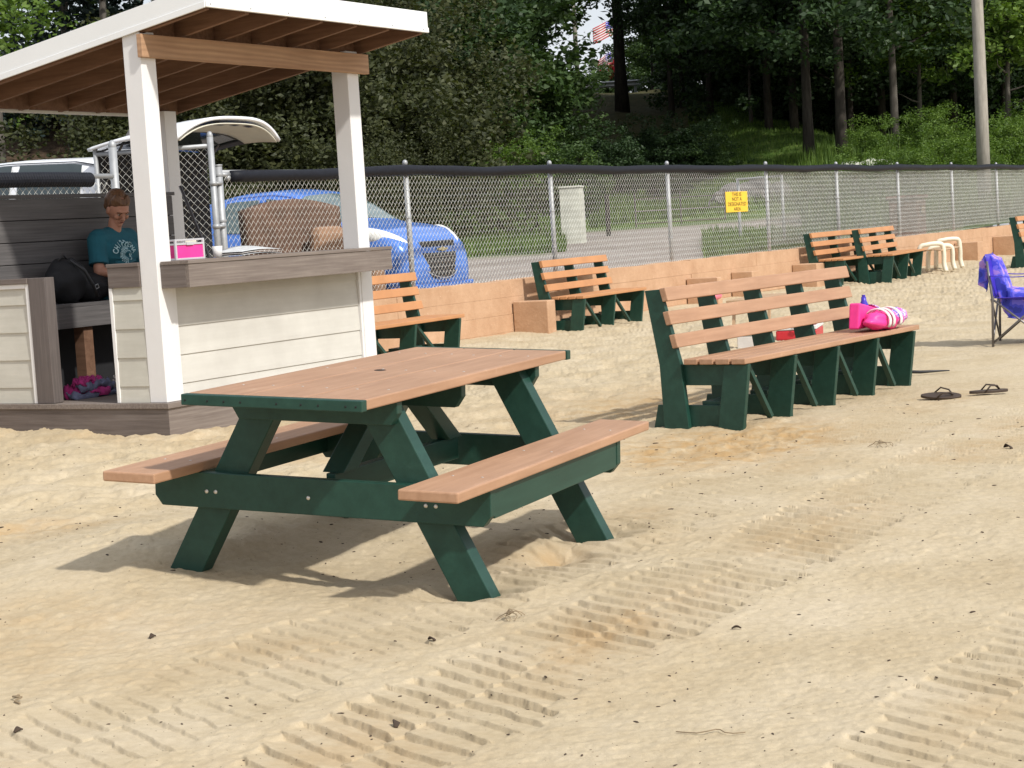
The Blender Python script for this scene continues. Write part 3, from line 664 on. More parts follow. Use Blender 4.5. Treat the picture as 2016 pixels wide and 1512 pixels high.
def blue_car():
    t=thing('small_hatchback','small bright blue hatchback parked nose-in behind the chain-link fence','car',(18.66,15.25,.375),-PI/2-.05)
    st=[(0,.90,.45,.60,.80,.15),(.05,1.22,.52,.74,.93,.05),(.22,1.43,.56,.79,.97,0),(.9,1.535,.60,.80,.97,0),(1.5,1.545,.61,.80,.95,0),(1.85,1.49,.60,.80,.93,0),(2.25,1.31,.62,.80,.93,0),(2.58,1.09,.66,.80,.95,0),(2.95,1.04,.64,.79,.95,0),(3.25,.98,.60,.76,.90,0),(3.47,.84,.54,.70,.76,0),(3.56,.70,.48,.62,.62,.02),(3.60,.50,.40,.52,.44,.04)]
    c=Car(st,.20); c.body().build('body',M['carblue'],t,smooth=True,sub=1)
    for sd in (-1,1):
        c.patch([(.62,4.15),(1.36,4.12),(1.33,4.93),(.80,4.93)],sd).build('side_window',M['glassl'],t,smooth=True)
        c.patch([(1.47,4.12),(2.36,4.15),(1.92,4.93),(1.45,4.93)],sd).build('side_window',M['glass'],t,smooth=True)
        Rh=Matrix.Rotation(sd*-.50,3,'Z')@Matrix.Rotation(.34,3,'Y')
        h=MB().ell((3.22,sd*.645,.86),(.33,.085,.095),26,14,rot=Rh).build('headlamp',M['lampglass'],t,smooth=True)
        MB().ell((3.03,sd*.755,.87),(.10,.02,.022),14,8,rot=Matrix.Rotation(sd*-.3,3,'Z')@Matrix.Rotation(.6,3,'Y')).build('amber_lamp',M['amber'],h,smooth=True)
        c.patch([(2.52,4.5),(2.66,4.5),(2.70,4.2),(2.52,4.4)],sd,.012,4,3).build('black_trim',M['blackpl'],t)
        for xx in (1.42,2.42,.60):
            c.patch([(xx,.8),(xx+.008,.8),(xx+.008,4.05),(xx,4.05)],sd,.009,2,16).build('door_seam',M['blackpl'],t)
        mb=MB(); mb.ell((2.30,sd*.86,1.02),(.07,.06,.055),12,8); mb.build('mirror',M['carblue'],t,smooth=True)
        mb=MB(); mb.box((1.60,sd*.800,.84),(1.76,sd*.822,.87)); mb.build('door_handle',M['carblue'],t,bevel=.005)
        c.patch([(.35,5.3),(2.2,5.3),(2.2,5.45),(.35,5.45)],sd,.02,20,2).build('roof_rail',M['carblue'],t,smooth=True)
    W=MB()
    W.grid(lambda u,v: c.P(1.95+.60*u,5.15+(1.85*(1-abs(2*v-1))) if True else 0,.012,-1 if v<.5 else 1),8,16); W.build('windshield',M['glassl'],t,smooth=True)
    # nose : upper and lower grille, emblem, bumper lip, number plate recess
    def nose(y,z): # x of the nose surface at y,z (approx)
        return 3.60-.16*abs(y/.55)**2.4-.10*max(0,(z-.55)/.4)**2
    def npatch(name,pts,mat,off,par):
        (a,b,cc,d)=pts; mb=MB()
        def f(u,v):
            y=(a[0]*(1-u)+b[0]*u)*(1-v)+(d[0]*(1-u)+cc[0]*u)*v; z=(a[1]*(1-u)+b[1]*u)*(1-v)+(d[1]*(1-u)+cc[1]*u)*v
            return (nose(y,z)+off,y,z)
        return mb.grid(f,14,6).build(name,mat,par,smooth=True)
    npatch('bumper',[(-.70,.30),(.70,.30),(.62,.82),(-.62,.82)],M['carblue'],.012,t)
    g=npatch('grille',[(-.22,.36),(.22,.36),(.42,.66),(-.42,.66)],M['blackpl'],.026,t)
    g2=npatch('grille',[(-.33,.735),(.33,.735),(.36,.80),(-.36,.80)],M['blackpl'],.026,t)
    for z in (.42,.48,.54,.60): npatch('grille_bar',[(-.3,z),(.3,z),(.3,z+.012),(-.3,z+.012)],M['steelgrey'],.034,g)
    mb=MB(); q=[]
    for i in range(25):
        a=PI+PI*i/24; y=.43*math.cos(a); z=.64+.29*math.sin(a); q.append((nose(y,z)+.035,y,z))
    mb.tube(q,.008,6); mb.build('grille_trim',M['chrome'],g,smooth=True)
    mb=MB(); mb.prism([(-.095,.684),(-.03,.684),(-.03,.672),(.03,.672),(.03,.684),(.095,.684),(.095,.712),(.03,.712),(.03,.724),(-.03,.724),(-.03,.712),(-.095,.712)],'x',3.60,3.625); mb.build('emblem',M['gold'],t,bevel=.003)
    npatch('lower_lip',[(-.74,.19),(.74,.19),(.72,.27),(-.72,.27)],M['carblue'],.055,t)
    mb=MB(); mb.box((3.1,-.66,.24),(3.60,.66,.30)); mb.build('splitter',M['carblue'],t,bevel=.02)
    c.wheels(t,(.55,2.95),.80,.29)
    return t
blue_car()
def white_suv():
    t=thing('white_suv','white sport utility vehicle backed up to the fence with its tailgate raised','car',(13.80,12.02,.345),PI/2)
    st=[(0,1.05,.62,.84,1.00,.0),(.04,1.80,.66,.90,1.12,0),(.35,1.865,.70,.93,1.14,0),(1.2,1.90,.72,.94,1.12,0),(2.4,1.89,.72,.94,1.10,0),(3.0,1.72,.70,.94,1.08,0),(3.55,1.22,.74,.93,1.06,0),(4.3,1.13,.70,.90,1.02,0),(4.7,.98,.60,.80,.85,.03),(4.82,.70,.5,.66,.6,.08)]
    c=Car(st,.34); c.body(50).build('body',M['carwhite'],t,smooth=True,sub=1)
    for sd in (-1,1):
        c.patch([(.22,4.12),(1.05,4.10),(1.05,5.08),(.26,5.08)],sd).build('side_window',M['glass'],t,smooth=True)
        c.patch([(1.15,4.10),(2.05,4.10),(2.05,5.08),(1.15,5.08)],sd).build('side_window',M['glass'],t,smooth=True)
        c.patch([(2.15,4.10),(3.35,4.12),(2.85,4.93),(2.15,4.93)],sd).build('side_window',M['glass'],t,smooth=True)
        c.patch([(.12,5.25),(2.6,5.25),(2.6,5.42),(.12,5.42)],sd,.014,30,2).build('roof_rail',M['blackpl'],t,smooth=True)
        mb=MB(); mb.ell((3.05,sd*1.02,1.16),(.09,.09,.07),12,8); mb.build('mirror',M['carwhite'],t,smooth=True)
    mb=MB(); mb.box((-.045,-.80,.78),(-.012,.80,1.87)); op=mb.build('cargo_shade_slab',M['black'],t,bevel=.03)  # black slab paints the dark inside of the open cargo bay
    mb=MB(); mb.box((-.10,-.86,.42),(.05,.86,.74)); mb.build('rear_bumper',M['carwhite'],t,bevel=.06)
    mb=MB(); mb.box((-.12,-.45,.80),(-.046,.30,1.0)); mb.build('cargo_bag',M['creamtrim'],op,bevel=.01)
    c.wheels(t,(.95,3.9),.93,.36)
    # raised tailgate, hinged at the rear roof edge. u across, v out from the hinge
    def lid(u,v,dz=0):
        y=(.5-u)*1.72*(1-.10*v*v); z=1.90+.20*(1-(1-v)**2)+dz-.20*abs(2*u-1)**3.2*(.15+.85*v)
        x=.03-1.14*v+.10*abs(2*u-1)**2*v
        return (x,y,z)
    sh=MB().grid(lambda u,v: lid(u,v,.030),24,20).build('tailgate',M['carwhite'],t,smooth=True,solid=.03)
    MB().grid(lambda u,v: lid(.06+.88*u,.04+.50*v,-.012),20,14).build('tailgate_glass',M['glass'],sh,smooth=True,solid=.008)
    MB().grid(lambda u,v: lid(.03+.94*u,.56+.42*v,-.022),20,12).build('inner_trim',M['creamtrim'],sh,smooth=True,solid=.01)
    mb=MB()
    for u0 in (.36,.50,.64):
        for du in (0,): mb.grid(lambda u,v: lid(u0+.065*u,.90+.06*v,-.036),2,2)
    mb.build('trim_recess',M['blackpl'],sh)
    for u0 in (.02,.92):
        MB().grid(lambda u,v: lid(u0+.06*u,.03+.53*v,-.018),3,14).build('glass_frame',M['blackpl'],sh,smooth=True,solid=.01)
    for sd in (-1,1): MB().tube([(.0,sd*.70,1.62),(-.42,sd*.71,2.10)],.012,8).build('gas_strut',M['steelgrey'],sh)
white_suv()
# ------------------------------------------------------------------ things behind the fence
def misc_behind():
    t=thing('armchair','big rounded dark brown armchair standing between the fence and the blue car','armchair',(15.95,11.75,.33),-.15)
    def back(u,v):
        a=-.62+1.24*u; z=.1+v*(1.13+.17*math.cos(a*1.9)); return (a*.93,.10+.16*math.cos(a*1.5)+.05*v,z)
    MB().grid(back,20,14).build('backrest',M['brownfab'],t,smooth=True,solid=.15)
    MB().box((-.45,-.42,.12),(.45,.15,.50)).build('seat',M['brownfab'],t,bevel=.07)
    t.scale=(1.22,1,1.0)
    for s in (-1,1): MB().box((s*.60,-.45,.05),(s*.42,.20,.82)).build('armrest',M['tanfab'] if s==1 else M['brownfab'],t,bevel=.07)
    MB().box((.04,-.10,.50),(.44,.10,1.08)).build('cushion',M['tanfab'],t,bevel=.08)
    t=thing('rubbish_bin','tall brown lidded bin showing through the grey screen cloth','bin',(36.3,11.55,.45),.1)
    MB().prism([(-.36,0),(.36,0),(.41,.92),(-.41,.92)],'y',-.30,.30).build('bin_body',M['binbrown'],t,bevel=.04)
    l=MB().box((-.45,-.35,.925),(.45,.35,1.0)).build('lid',M['binbrown'],t,bevel=.03)
    MB().box((-.22,-.325,.62),(.10,-.335,.78)).build('emblem_plate',M['resinseat'],t)
    MB().tube([(-.3,.36,.93),(.3,.36,.93)],.02,8).build('handle',M['blackpl'],l)
    t=thing('utility_cabinet','tall pale upright utility box at the edge of the gravel lot, beyond the fence','utility box',(33.8,18.0,.70),.35)
    MB().box((-.29,-.22,-.2),(.29,.22,1.34)).build('cabinet_body',M['concrete'],t,bevel=.015)
    MB().box((-.31,-.24,1.341),(.31,.24,1.38)).build('cabinet_lid',M['concrete'],t,bevel=.01)
    MB().box((-.25,-.235,.05),(.25,-.222,1.25)).build('door',M['concrete'],t,bevel=.004)
    MB().box((.18,-.25,.65),(.21,-.236,.75)).build('handle',M['galv'],t)
    t=thing('wooden_post','short dark wooden post right of the pale utility box','post',(36.6,18.6,.75))
    MB().tube([(0,0,-.3),(.02,0,1.15)],.055,10).build('post',M['bark'],t)
    t=thing('field_gate','low dark pipe gate across the grass beyond the gravel lane','gate',(41.5,19.2,.95),-.5)
    for z in (.25,.55,.85): MB().tube([(-1.2,0,z),(1.6,0,z)],.016,8).build('rail',M['barkl'],t)
    for x in (-1.2,.2,1.6): MB().tube([(x,0,-.3),(x,0,1.0)],.022,8).build('post',M['barkl'],t)
    t=thing('rubbish_bin','small green bin beside the white car, mostly hidden by the kiosk back wall','bin',(11.15,12.1,.30))
    MB().prism([(-.26,0),(.26,0),(.3,1.27),(-.3,1.27)],'y',-.28,.28).build('bin_body',M['rubbergreen'],t,bevel=.03)
    MB().box((-.32,-.32,1.272),(.32,.32,1.33)).build('lid',M['rubbergreen'],t,bevel=.02)
misc_behind()
# ------------------------------------------------------------------ person
def person():
    t=thing('person','person in a teal printed T-shirt sitting on the kiosk seat, head bent down','person',(9.90,9.06,.93))
    def cap(mb,a,b,ra,rb,n=14,k=8):
        a=Vector(a);b=Vector(b);pts=[];rad=[]
        d=(b-a).normalized()
        for i in range(k): 
            f=math.sin(PI/2*i/k); pts.append(a-d*ra*math.cos(PI/2*i/k)); rad.append(max(.001,ra*f))
        for i in range(5): pts.append(a.lerp(b,i/4)); rad.append(ra+(rb-ra)*i/4)
        for i in range(k): pts.append(b+d*rb*math.sin(PI/2*(i+1)/k)); rad.append(max(.001,rb*math.cos(PI/2*(i+1)/k)))
        mb.tube(pts,rad,n)
    B=MB()
    # trunk leaning slightly forward
    for a,b,ra,rb in (((-.07,0,.09),(.07,0,.09),.115,.115),((0,-.01,.10),(0,-.02,.30),.125,.115),((-.07,-.02,.34),(.07,-.02,.34),.11,.11),((-.11,-.02,.445),(.11,-.02,.445),.062,.062),((0,-.025,.44),(.0,-.055,.565),.052,.047)): cap(B,a,b,ra,rb)
    # arms : near arm bent, hands together over the lap
    arms=[((-.165,-.02,.44),(-.225,-.07,.205),(-.075,-.295,.165),1),((.165,-.02,.44),(.215,-.09,.205),(.06,-.30,.165),-1)]
    for sh,el,ha,s in arms:
        cap(B,sh,el,.043,.040); cap(B,el,ha,.038,.025)
        h=Vector(ha); d=(h-Vector(el)).normalized(); side=d.cross(Vector((0,0,1))).normalized(); dn=Vector((0,-.35,-1)).normalized()
        p=h+d*.045; cap(B,h,h+d*.06,.026,.030)
        for i,(o,L) in enumerate(((-.030,.058),(-.010,.068),(.010,.064),(.029,.050))):
            k0=h+d*.075+side*o; k1=k0+d*L*.55+dn*.008; k2=k1+d*L*.25+dn*L*.40
            cap(B,k0,k1,.0085,.008,8,4); cap(B,k1,k2,.008,.0068,8,4)
        tb=h+d*.018+side*s*.026; cap(B,tb,tb+d*.03+side*s*.025,.0105,.009,8,4); cap(B,tb+d*.03+side*s*.025,tb+d*.055+side*s*.022+dn*.01,.009,.0075,8,4)
    for s in (-1,1):
        hip=(s*.085,-.01,.085);kn=(s*.115,-.43,.075);an=(s*.11,-.46,-.345)
        cap(B,hip,kn,.085,.057); cap(B,kn,an,.055,.036); cap(B,(s*.11,-.45,-.375),(s*.115,-.60,-.40),.036,.026)
        for i in range(5): cap(B,(s*(.09+.013*i),-.605,-.405),(s*(.088+.014*i),-.635+.006*i,-.41),.012,.010,8,4)
    # head, bent down about 22 degrees; face towards -y
    hc=Vector((.0,-.085,.645)); R=Matrix.Rotation(math.radians(33),3,'X')
    R=Matrix.Rotation(math.radians(-20),3,'Z')@R
    H=lambda x,y,z: hc+R@Vector((x,y,z))
    def jaw(p):
        return 1-.20*max(0,-p.z)**1.3*(1 if p.y<.2 else .6)
    B.ell(hc,(.073,.094,.112),24,18,rot=R,fn=jaw)
    B.ell(H(0,-.030,-.070),(.048,.052,.045),16,12,rot=R)                      # jaw / chin
    B.ell(H(0,-.074,-.088),(.020,.016,.016),12,8,rot=R)
    B.ell(H(0,-.083,.022),(.050,.014,.013),12,8,rot=R)                      # brow
    cap(B,H(0,-.088,.008),H(0,-.110,-.026),.0085,.0125,10,5)                    # nose
    for s in (-1,1):
        B.ell(H(s*.010,-.103,-.029),(.008,.009,.007),10,6,rot=R)
        B.ell(H(s*.036,-.070,-.024),(.022,.017,.022),12,8,rot=R)               # cheek
        B.ell(H(s*.074,.004,-.012),(.009,.020,.031),12,8,rot=R)                # ear
    B.ell(H(0,-.090,-.049),(.021,.009,.006),12,6,rot=R); B.ell(H(0,-.087,-.063),(.018,.010,.006),12,6,rot=R)
    body=B.build('body',M['skin'],t,smooth=True,remesh=.0042)
    # eyes, brows, mouth
    for s in (-1,1):
        e=MB().ell(H(s*.031,-.083,.001),(.0115,.008,.0036),12,8,rot=R).build('eye',M['whitecloth'],t,smooth=True)
        MB().ell(H(s*.031,-.0905,.001),(.0052,.002,.0045),10,6,rot=R).build('iris',M['bark'],e,smooth=True)
        MB().tube([H(s*.014,-.095,.017),H(s*.032,-.093,.023),H(s*.050,-.082,.017)],.0035,6).build('eyebrow',M['hair'],t)
        MB().tube([H(s*.018,-.0905,.0075),H(s*.031,-.0925,.0095),H(s*.044,-.085,.006)],.0022,6).build('eyelid',M['hair'],t)
    MB().ell(H(0,-.098,-.056),(.017,.004,.0042),12,6,rot=R).build('mouth',simple('lips',(.20,.045,.035),.5),t,smooth=True)
    # hair : cap with uneven locks, bun at the nape
    Hb=MB(); random.seed(3)
    def hf(p):
        return 1+.018*math.sin(p.x*26+p.y*4)+.012*math.sin(p.y*21+p.z*6)
    Hb.ell(H(0,.040,.040),(.083,.092,.096),24,16,rot=R,fn=hf)
    Hb.ell(H(-.020,.098,-.028),(.036,.034,.036),14,10,rot=R,fn=hf)
    for i in range(26):
        a=-1.5+3.0*i/25; y=-.074*math.cos(a*.98)-.004; x=.076*math.sin(a)
        z0=.080-.012*math.cos(a*3)
        Hb.tube([H(x*.55,y*.55,z0+.034),H(x*.85,y*.92,z0+.004),H(x*1.02,y*1.02+.014,z0-.022-.030*abs(math.sin(a)))],[.007,.007,.004],8)
    hair=Hb.build('hair',M['hair'],t,smooth=True,remesh=.004)
    # carve: keep the face clear is done by placing the cap behind the brow line
    S=MB()
    for a,b,ra,rb in (((-.075,0,.07),(.075,0,.07),.128,.128),((0,-.01,.10),(0,-.02,.30),.142,.132),((-.075,-.02,.34),(.075,-.02,.34),.124,.124),((-.150,-.02,.430),(.150,-.02,.430),.080,.080),((-.05,-.022,.455),(.05,-.022,.455),.066,.066)): cap(S,a,b,ra,rb)
    for sh,el,ha,s in arms:
        a=Vector(sh);b=Vector(el); m_=a.lerp(b,.80); S.tube([a+(a-b)*.10,a,a.lerp(b,.3),a.lerp(b,.6),m_],[.055,.074,.072,.068,.072],14)
    for i in range(9):   # soft folds
        z=.12+.035*i; S.tube([(-.12+.02*math.sin(i*2),-.115,z),(0,-.150+.01*math.sin(i),z-.01-.01*math.sin(i*3)),(.12,-.115,z+.008)],[.006,.010,.006],6)
    shirt=S.build('t_shirt',M['shirt'],t,smooth=True,remesh=.0048)
    sh=MB()
    for s in (-1,1): cap(sh,(s*.088,-.0,.085),(s*.115,-.33,.085),.100,.082)
    cap(sh,(-.07,.01,.09),(.07,.01,.09),.128,.128)
    sh.build('shorts',M['shorts'],t,smooth=True,remesh=.007)
    # print on the chest : arched word and a round feathered emblem
    cx,cz,rr=-.026,.308,.095; me_v=[];me_f=[]
    word='CHIPPEWA'
    pv=bpy.data.meshes.new('shirt_print'); V=[];F=[]
    for i,ch in enumerate(word):
        a=math.radians(118-236*.5*2*i/(len(word)-1)*.72+ -10+0) if False else math.radians(160-140*i/(len(word)-1))
        c=bpy.data.curves.new('c','FONT'); c.body=ch; c.size=.050; c.align_x='CENTER'; c.align_y='CENTER'; c.offset=.0008
        tt=bpy.data.objects.new('tmp',c); col.objects.link(tt); bpy.context.view_layer.update()
        me=bpy.data.meshes.new_from_object(tt.evaluated_get(bpy.context.evaluated_depsgraph_get())); bpy.data.objects.remove(tt)
        n=len(V); ca,sa=math.cos(a-PI/2),math.sin(a-PI/2)
        for v in me.vertices:
            x,z=v.co.x*.85,v.co.y*1.15; V.append((cx+rr*math.cos(a)+x*ca-z*sa,-.26,cz+rr*math.sin(a)*.95+x*sa+z*ca))
        F+=[tuple(k+n for k in p.vertices) for p in me.polygons]; bpy.data.meshes.remove(me)
    def stroke(p,q,w):
        p=Vector(p);q=Vector(q);d=(q-p).normalized();r=Vector((-d.y,d.x))*w/2; n=len(V)
        for k in (p-r,p+r,q+r,q-r): V.append((k.x,-.26,k.y))
        F.append((n,n+1,n+2,n+3))
    ex,ez=cx+.012,cz+.008
    for i in range(15):
        a=math.radians(75+13.5*i); r0,r1=.036,.062+.004*(i%2)
        for k in range(3):
            f0=r0+(r1-r0)*k/3+.002;f1=r0+(r1-r0)*(k+1)/3-.001
            stroke((ex+f0*math.cos(a),ez+f0*math.sin(a)),(ex+f1*math.cos(a),ez+f1*math.sin(a)),.0085)
    for i in range(14):
        a0=math.radians(70+14*i);a1=math.radians(70+14*(i+1)); stroke((ex+.031*math.cos(a0),ez+.031*math.sin(a0)),(ex+.031*math.cos(a1),ez+.031*math.sin(a1)),.004)
        stroke((ex+.023*math.cos(a0),ez+.023*math.sin(a0)),(ex+.023*math.cos(a1),ez+.023*math.sin(a1)),.003)
    for p,q,w in (((ex+.012,ez+.028),(ex+.034,ez+.020),.006),((ex+.034,ez+.020),(ex+.046,ez-.004),.006),((ex+.046,ez-.004),(ex+.034,ez-.010),.005),((ex+.034,ez-.012),(ex+.030,ez-.034),.006),((ex+.030,ez-.034),(ex+.010,ez-.040),.006),((ex+.014,ez+.004),(ex+.024,ez-.022),.009)): stroke(p,q,w)
    pv.from_pydata(V,[],F); pv.materials.append(M['print']); po=bpy.data.objects.new('shirt_print',pv); col.objects.link(po); po.parent=shirt
    sw=po.modifiers.new('w','SHRINKWRAP'); sw.target=shirt; sw.wrap_method='PROJECT'; sw.use_project_y=True; sw.use_project_x=False; sw.use_project_z=False; sw.use_positive_direction=True; sw.use_negative_direction=False; sw.offset=.0085
person()
# ------------------------------------------------------------------ small things in and on the kiosk
def kiosk_props():
    t=thing('backpack','slumped black backpack on the kiosk seat beside the person','backpack',(9.47,9.02,.932))
    def f(p): return 1+.05*math.sin(p.x*7+p.z*5)+.04*math.sin(p.z*9+p.y*6)
    b=MB(); b.ell((-.10,0,.15),(.165,.13,.165),22,16,fn=f); b.ell((.11,0,.095),(.20,.12,.105),20,14,fn=f); b.ell((-.13,0,.25),(.09,.08,.07),16,12,fn=f)
    b.build('bag_body',M['black'],t,smooth=True,remesh=.012)
    MB().tube([(-.15,-.10,.30),(-.07,-.15,.22),(-.01,-.16,.12),(.04,-.15,.03)],[.012]*4,8).build('strap',M['blackpl'],t,smooth=True)
    MB().tube([(-.20,-.04,.30),(-.16,-.05,.335),(-.11,-.04,.30)],.007,8).build('grab_handle',M['blackpl'],t,smooth=True)
    mb=MB(); mb.tube([(.005,-.165,.11),(.035,-.166,.12),(.045,-.165,.095),(.015,-.165,.085),(.005,-.165,.11)],.0035,6); mb.build('buckle',M['galv'],t)
    def pile(name,label,cat,loc,r,mat,seed,layers=5,h=.10):
        random.seed(seed); tt=thing(name,label,cat,loc); 
        for i in range(layers):
            a0=random.random()*6; rr=r*(1-.09*i); zc=.02+i*h/layers; ox,oy=random.uniform(-.03,.03),random.uniform(-.02,.02)
            def g(u,v):
                a=u*2*PI; k=rr*(.86+.12*math.sin(3*a+a0)+.06*math.sin(7*a+a0*2))*v
                return (ox+k*math.cos(a),oy+.62*k*math.sin(a),zc+.022*math.sin(9*v*r*8+a0+2*math.sin(a*2))*(.4+v)-.028*v*v+.012*math.sin(11*a+i))
            MB().grid(g,48,10).build('fold',mat[i%len(mat)],tt,smooth=True,solid=.012)
        return tt
    bl=simple('blue_grey_towel',(.16,.17,.26),.95,var=.4,vs=12,bs=.6)
    pile('towel','crumpled magenta and grey towel on the kiosk floor under the seat','towel',(9.13,8.66,.315),.24,[bl,M['pinktowel'],M['pinktowel'],bl,M['pinktowel']],5)
    pile('towel','crumpled off-white cloth on the kiosk floor beside the seat leg','towel',(9.62,8.75,.325),.13,[M['whitecloth']],9,6,.16)
    # pink caddy
    t=thing('storage_caddy','small hot pink box with silver frame on the kiosk counter','box',(9.165,7.80,1.188),-.15)
    a,b_,h=.118,.095,.135
    for s in (-1,1):
        MB().box((-a+.006,s*b_,.006),(a-.006,s*(b_-.006),h*.74)).build('side_panel',M['pink'],t)
        MB().box((s*a,-b_+.006,.006),(s*(a-.006),b_-.006,h*.74)).build('side_panel',M['pink'],t)
    MB().box((-a+.004,-b_+.004,.002),(a-.004,b_-.004,.008)).build('bottom',M['pink'],t)
    fr=MB()
    for sx in (-1,1):
        for sy in (-1,1): fr.box((sx*a-.007,sy*b_-.007,0),(sx*a+.007,sy*b_+.007,h))
    for z in (.006,h*.76,h-.006):
        for s in (-1,1): fr.box((-a,s*b_-.0065,z-.006),(a,s*b_+.0065,z+.006)); fr.box((s*a-.0065,-b_,z-.006),(s*a+.0065,b_,z+.006))
    fr.build('frame',M['alu'],t,bevel=.001)
    lt=MB(); lt.box((-.03,-b_-.012,h*.70),(.03,-b_-.007,h*.84)); lt.build('latch',M['alu'],t)
    t=thing('newspaper','opened newspaper lying on the kiosk counter','newspaper',(9.92,7.82,1.189),.12)
    for i in range(3):
        MB().grid(lambda u,v: (-.26+.52*u,-.10+.22*v,.004+.012*i+.020*math.sin(u*PI)*(.5+v*.5)+.016*u*v*i),14,6).build('sheet',M['paper'] if i!=1 else M['whitecloth'],t,smooth=True,solid=.002)
    t=thing('paper_cup','small white cup at the back of the counter by the gate posts','cup',(9.62,7.86,1.189)); MB().lathe([(0,.0),(.028,0),(.036,.075),(.034,.075),(.027,.004),(0,.004)],20).build('cup',M['white'],t,smooth=True)
    t=thing('paper_note','white folded card beside the pink box','card',(9.36,7.83,1.189),.5); MB().prism([(-.02,0),(.0,.06),(.02,0),(.017,0),(0,.052),(-.017,0)],'y',-.03,.03).build('card',M['white'],t)
    t=thing('broom','thin grey broom handle leaning in the back corner of the kiosk','broom',(10.86,8.70,.30))
    MB().tube([(-.11,.40,1.44),(.09,0,.10)],.012,10).build('handle',M['steelgrey'],t,smooth=True)
    MB().box((.0,-.04,.0),(.20,.04,.11)).build('brush',M['blackpl'],t,bevel=.01)
kiosk_props()
# ------------------------------------------------------------------ things on the sand
def pattern(name,cs,scale=18):
    m,nt,b=newmat(name); v=coord(nt); n=noise(nt,v,scale,2,.4); k=len(cs)
    r=N(nt,'ShaderNodeValToRGB'); r.color_ramp.interpolation='CONSTANT'; e=r.color_ramp.elements
    e[0].position=0; e[0].color=(*cs[0],1); e[1].position=.40; e[1].color=(*cs[1],1)
    for i,c in enumerate(cs[2:]): x=e.new(.47+.06*i); x.color=(*c,1)
    nt.links.new(n,r.inputs[0]); nt.links.new(r.outputs[0],b.inputs['Base Color']); b.inputs['Roughness'].default_value=.7; return m
def sand_props():
    M['bagpat']=pattern('flowered_fabric',[(.70,.62,.78),(.10,.08,.45),(.62,.45,.75),(.80,.12,.42)],30)
    t=thing('beach_bag','hot pink beach bag with white straps lying on the long bench','bag',(11.97,4.06,.415),-.10)
    def f(p): return 1+.05*math.sin(p.x*9)+.05*math.sin(p.z*7+p.x*5)+.03*math.sin(p.y*12+p.x*8)
    b=MB(); b.ell((-.02,-.06,.068),(.27,.085,.068),30,14,fn=f); b.build('rolled_front',M['pink'],t,smooth=True)
    b=MB(); b.ell((.11,-.085,.082),(.15,.072,.058),24,12,fn=f); b.build('flowered_panel',M['bagpat'],t,smooth=True)
    b=MB(); b.prism([(-.24,.02),(.29,.03),(.22,.09),(.06,.150),(-.21,.20)],'y',.02,.10); b.build('bag_back',M['pink'],t,bevel=.012)
    b=MB(); b.prism([(.26,.04),(.295,.05),(.22,.11),(.06,.165),(-.02,.178),(.05,.15),(.19,.09)],'y',.015,.105); b.build('flowered_edge',M['bagpat'],t,bevel=.008)
    for x in (-.12,-.055,.06):
        pts=[(x+.014*math.sin(a*.5),-.06-.098*math.cos(a),.066+.083*math.sin(a)) for a in np.linspace(-.5,2.6,12)]
        m_=MB()
        for q in (-.010,0,.010): m_.tube([(p[0]+q,p[1],p[2]) for p in pts],.006,8)
        m_.build('strap',M['whitecloth'],t,smooth=True)
    t=thing('spray_bottle','dark blue bottle standing in the pink beach bag','bottle',(11.93,4.13,.53),-.1)
    MB().lathe([(0,0),(.030,0),(.031,.06),(.018,.09),(.017,.115),(0,.115)],16).build('bottle',M['purple'],t,smooth=True)
    MB().lathe([(0,.1155),(.012,.1155),(.012,.13),(0,.13)],12).build('cap',M['purple'],t)
    t=thing('toy_cup','small yellow toy cup poking out of the pink beach bag','toy',(12.05,4.12,.53)); MB().lathe([(0,0),(.022,0),(.028,.05),(.025,.05),(0,.01)],16).build('cup',M['yellowpl'],t,smooth=True)
    # flip flops
    for i,(x,y,r,la) in enumerate(((11.44,3.47,-1.15,'brown flip-flop tilted on its edge in the sand, the left one'),(11.66,3.22,-.95,'brown flip-flop lying flat in the sand, the right one'))):
        s=thing('flip_flop',la,'sandal',(x,y,float(sandh(x,y))+.012),r,'pair of flip-flops'); 
        if i==0: s.rotation_euler=(.35,.05,r)
        out=[(.13*math.cos(a)*(1),.045*math.sin(a)*(1+.18*math.cos(a))) for a in np.linspace(0,2*PI,28,endpoint=False)]
        MB().prism(out,'z',0,.018).build('sole',M['sandal'],s,bevel=.003)
        for sd in (-1,1): MB().tube([(.075,0,.018),(.05,sd*.022,.045),(.0,sd*.042,.050),(-.035,sd*.046,.012)],.0055,8).build('strap',M['sandal'],s,smooth=True)
    s=thing('black_strap','black rubber strap lying on the sand past the far end of the long bench','strap',(13.02,4.10,float(sandh(13.0,4.1))+.015),-1.1)
    MB().tube([(-.20,.05,.03),(-.10,.0,.015),(0,-.03,.01),(.12,-.02,.01),(.22,.02,.005)],[.008,.012,.012,.008,.004],8).build('strap',M['blackpl'],s,smooth=True)
    t=thing('swim_float','pink foam float lying on the sand by the wall, seen above the long bench','float',(22.9,10.05,.12),.25)
    MB().tube([(-.32,0,.03),(-.28,0,.045),(0,0,.05),(.30,0,.04),(.36,0,.03)],[.02,.055,.06,.05,.015],14).build('float',M['pinkfoam'],t,smooth=True)
    # boxes behind the long bench
    t=thing('cooler_box','red and white cool box standing on the sand behind the long bench','cooler',(17.15,6.62,float(sandh(17.15,6.62))),.25)
    MB().box((-.33,-.2,0),(.33,.2,.10)).build('cooler_body',M['red'],t,bevel=.015); MB().box((-.335,-.205,.101),(.335,.205,.145)).build('rim',M['white'],t,bevel=.008); MB().box((-.335,-.205,.146),(.335,.205,.185)).build('lid',M['red'],t,bevel=.02)
    MB().tube([(-.345,0,.08),(-.37,0,.14),(-.345,0,.17)],.01,8).build('handle',M['white'],t)
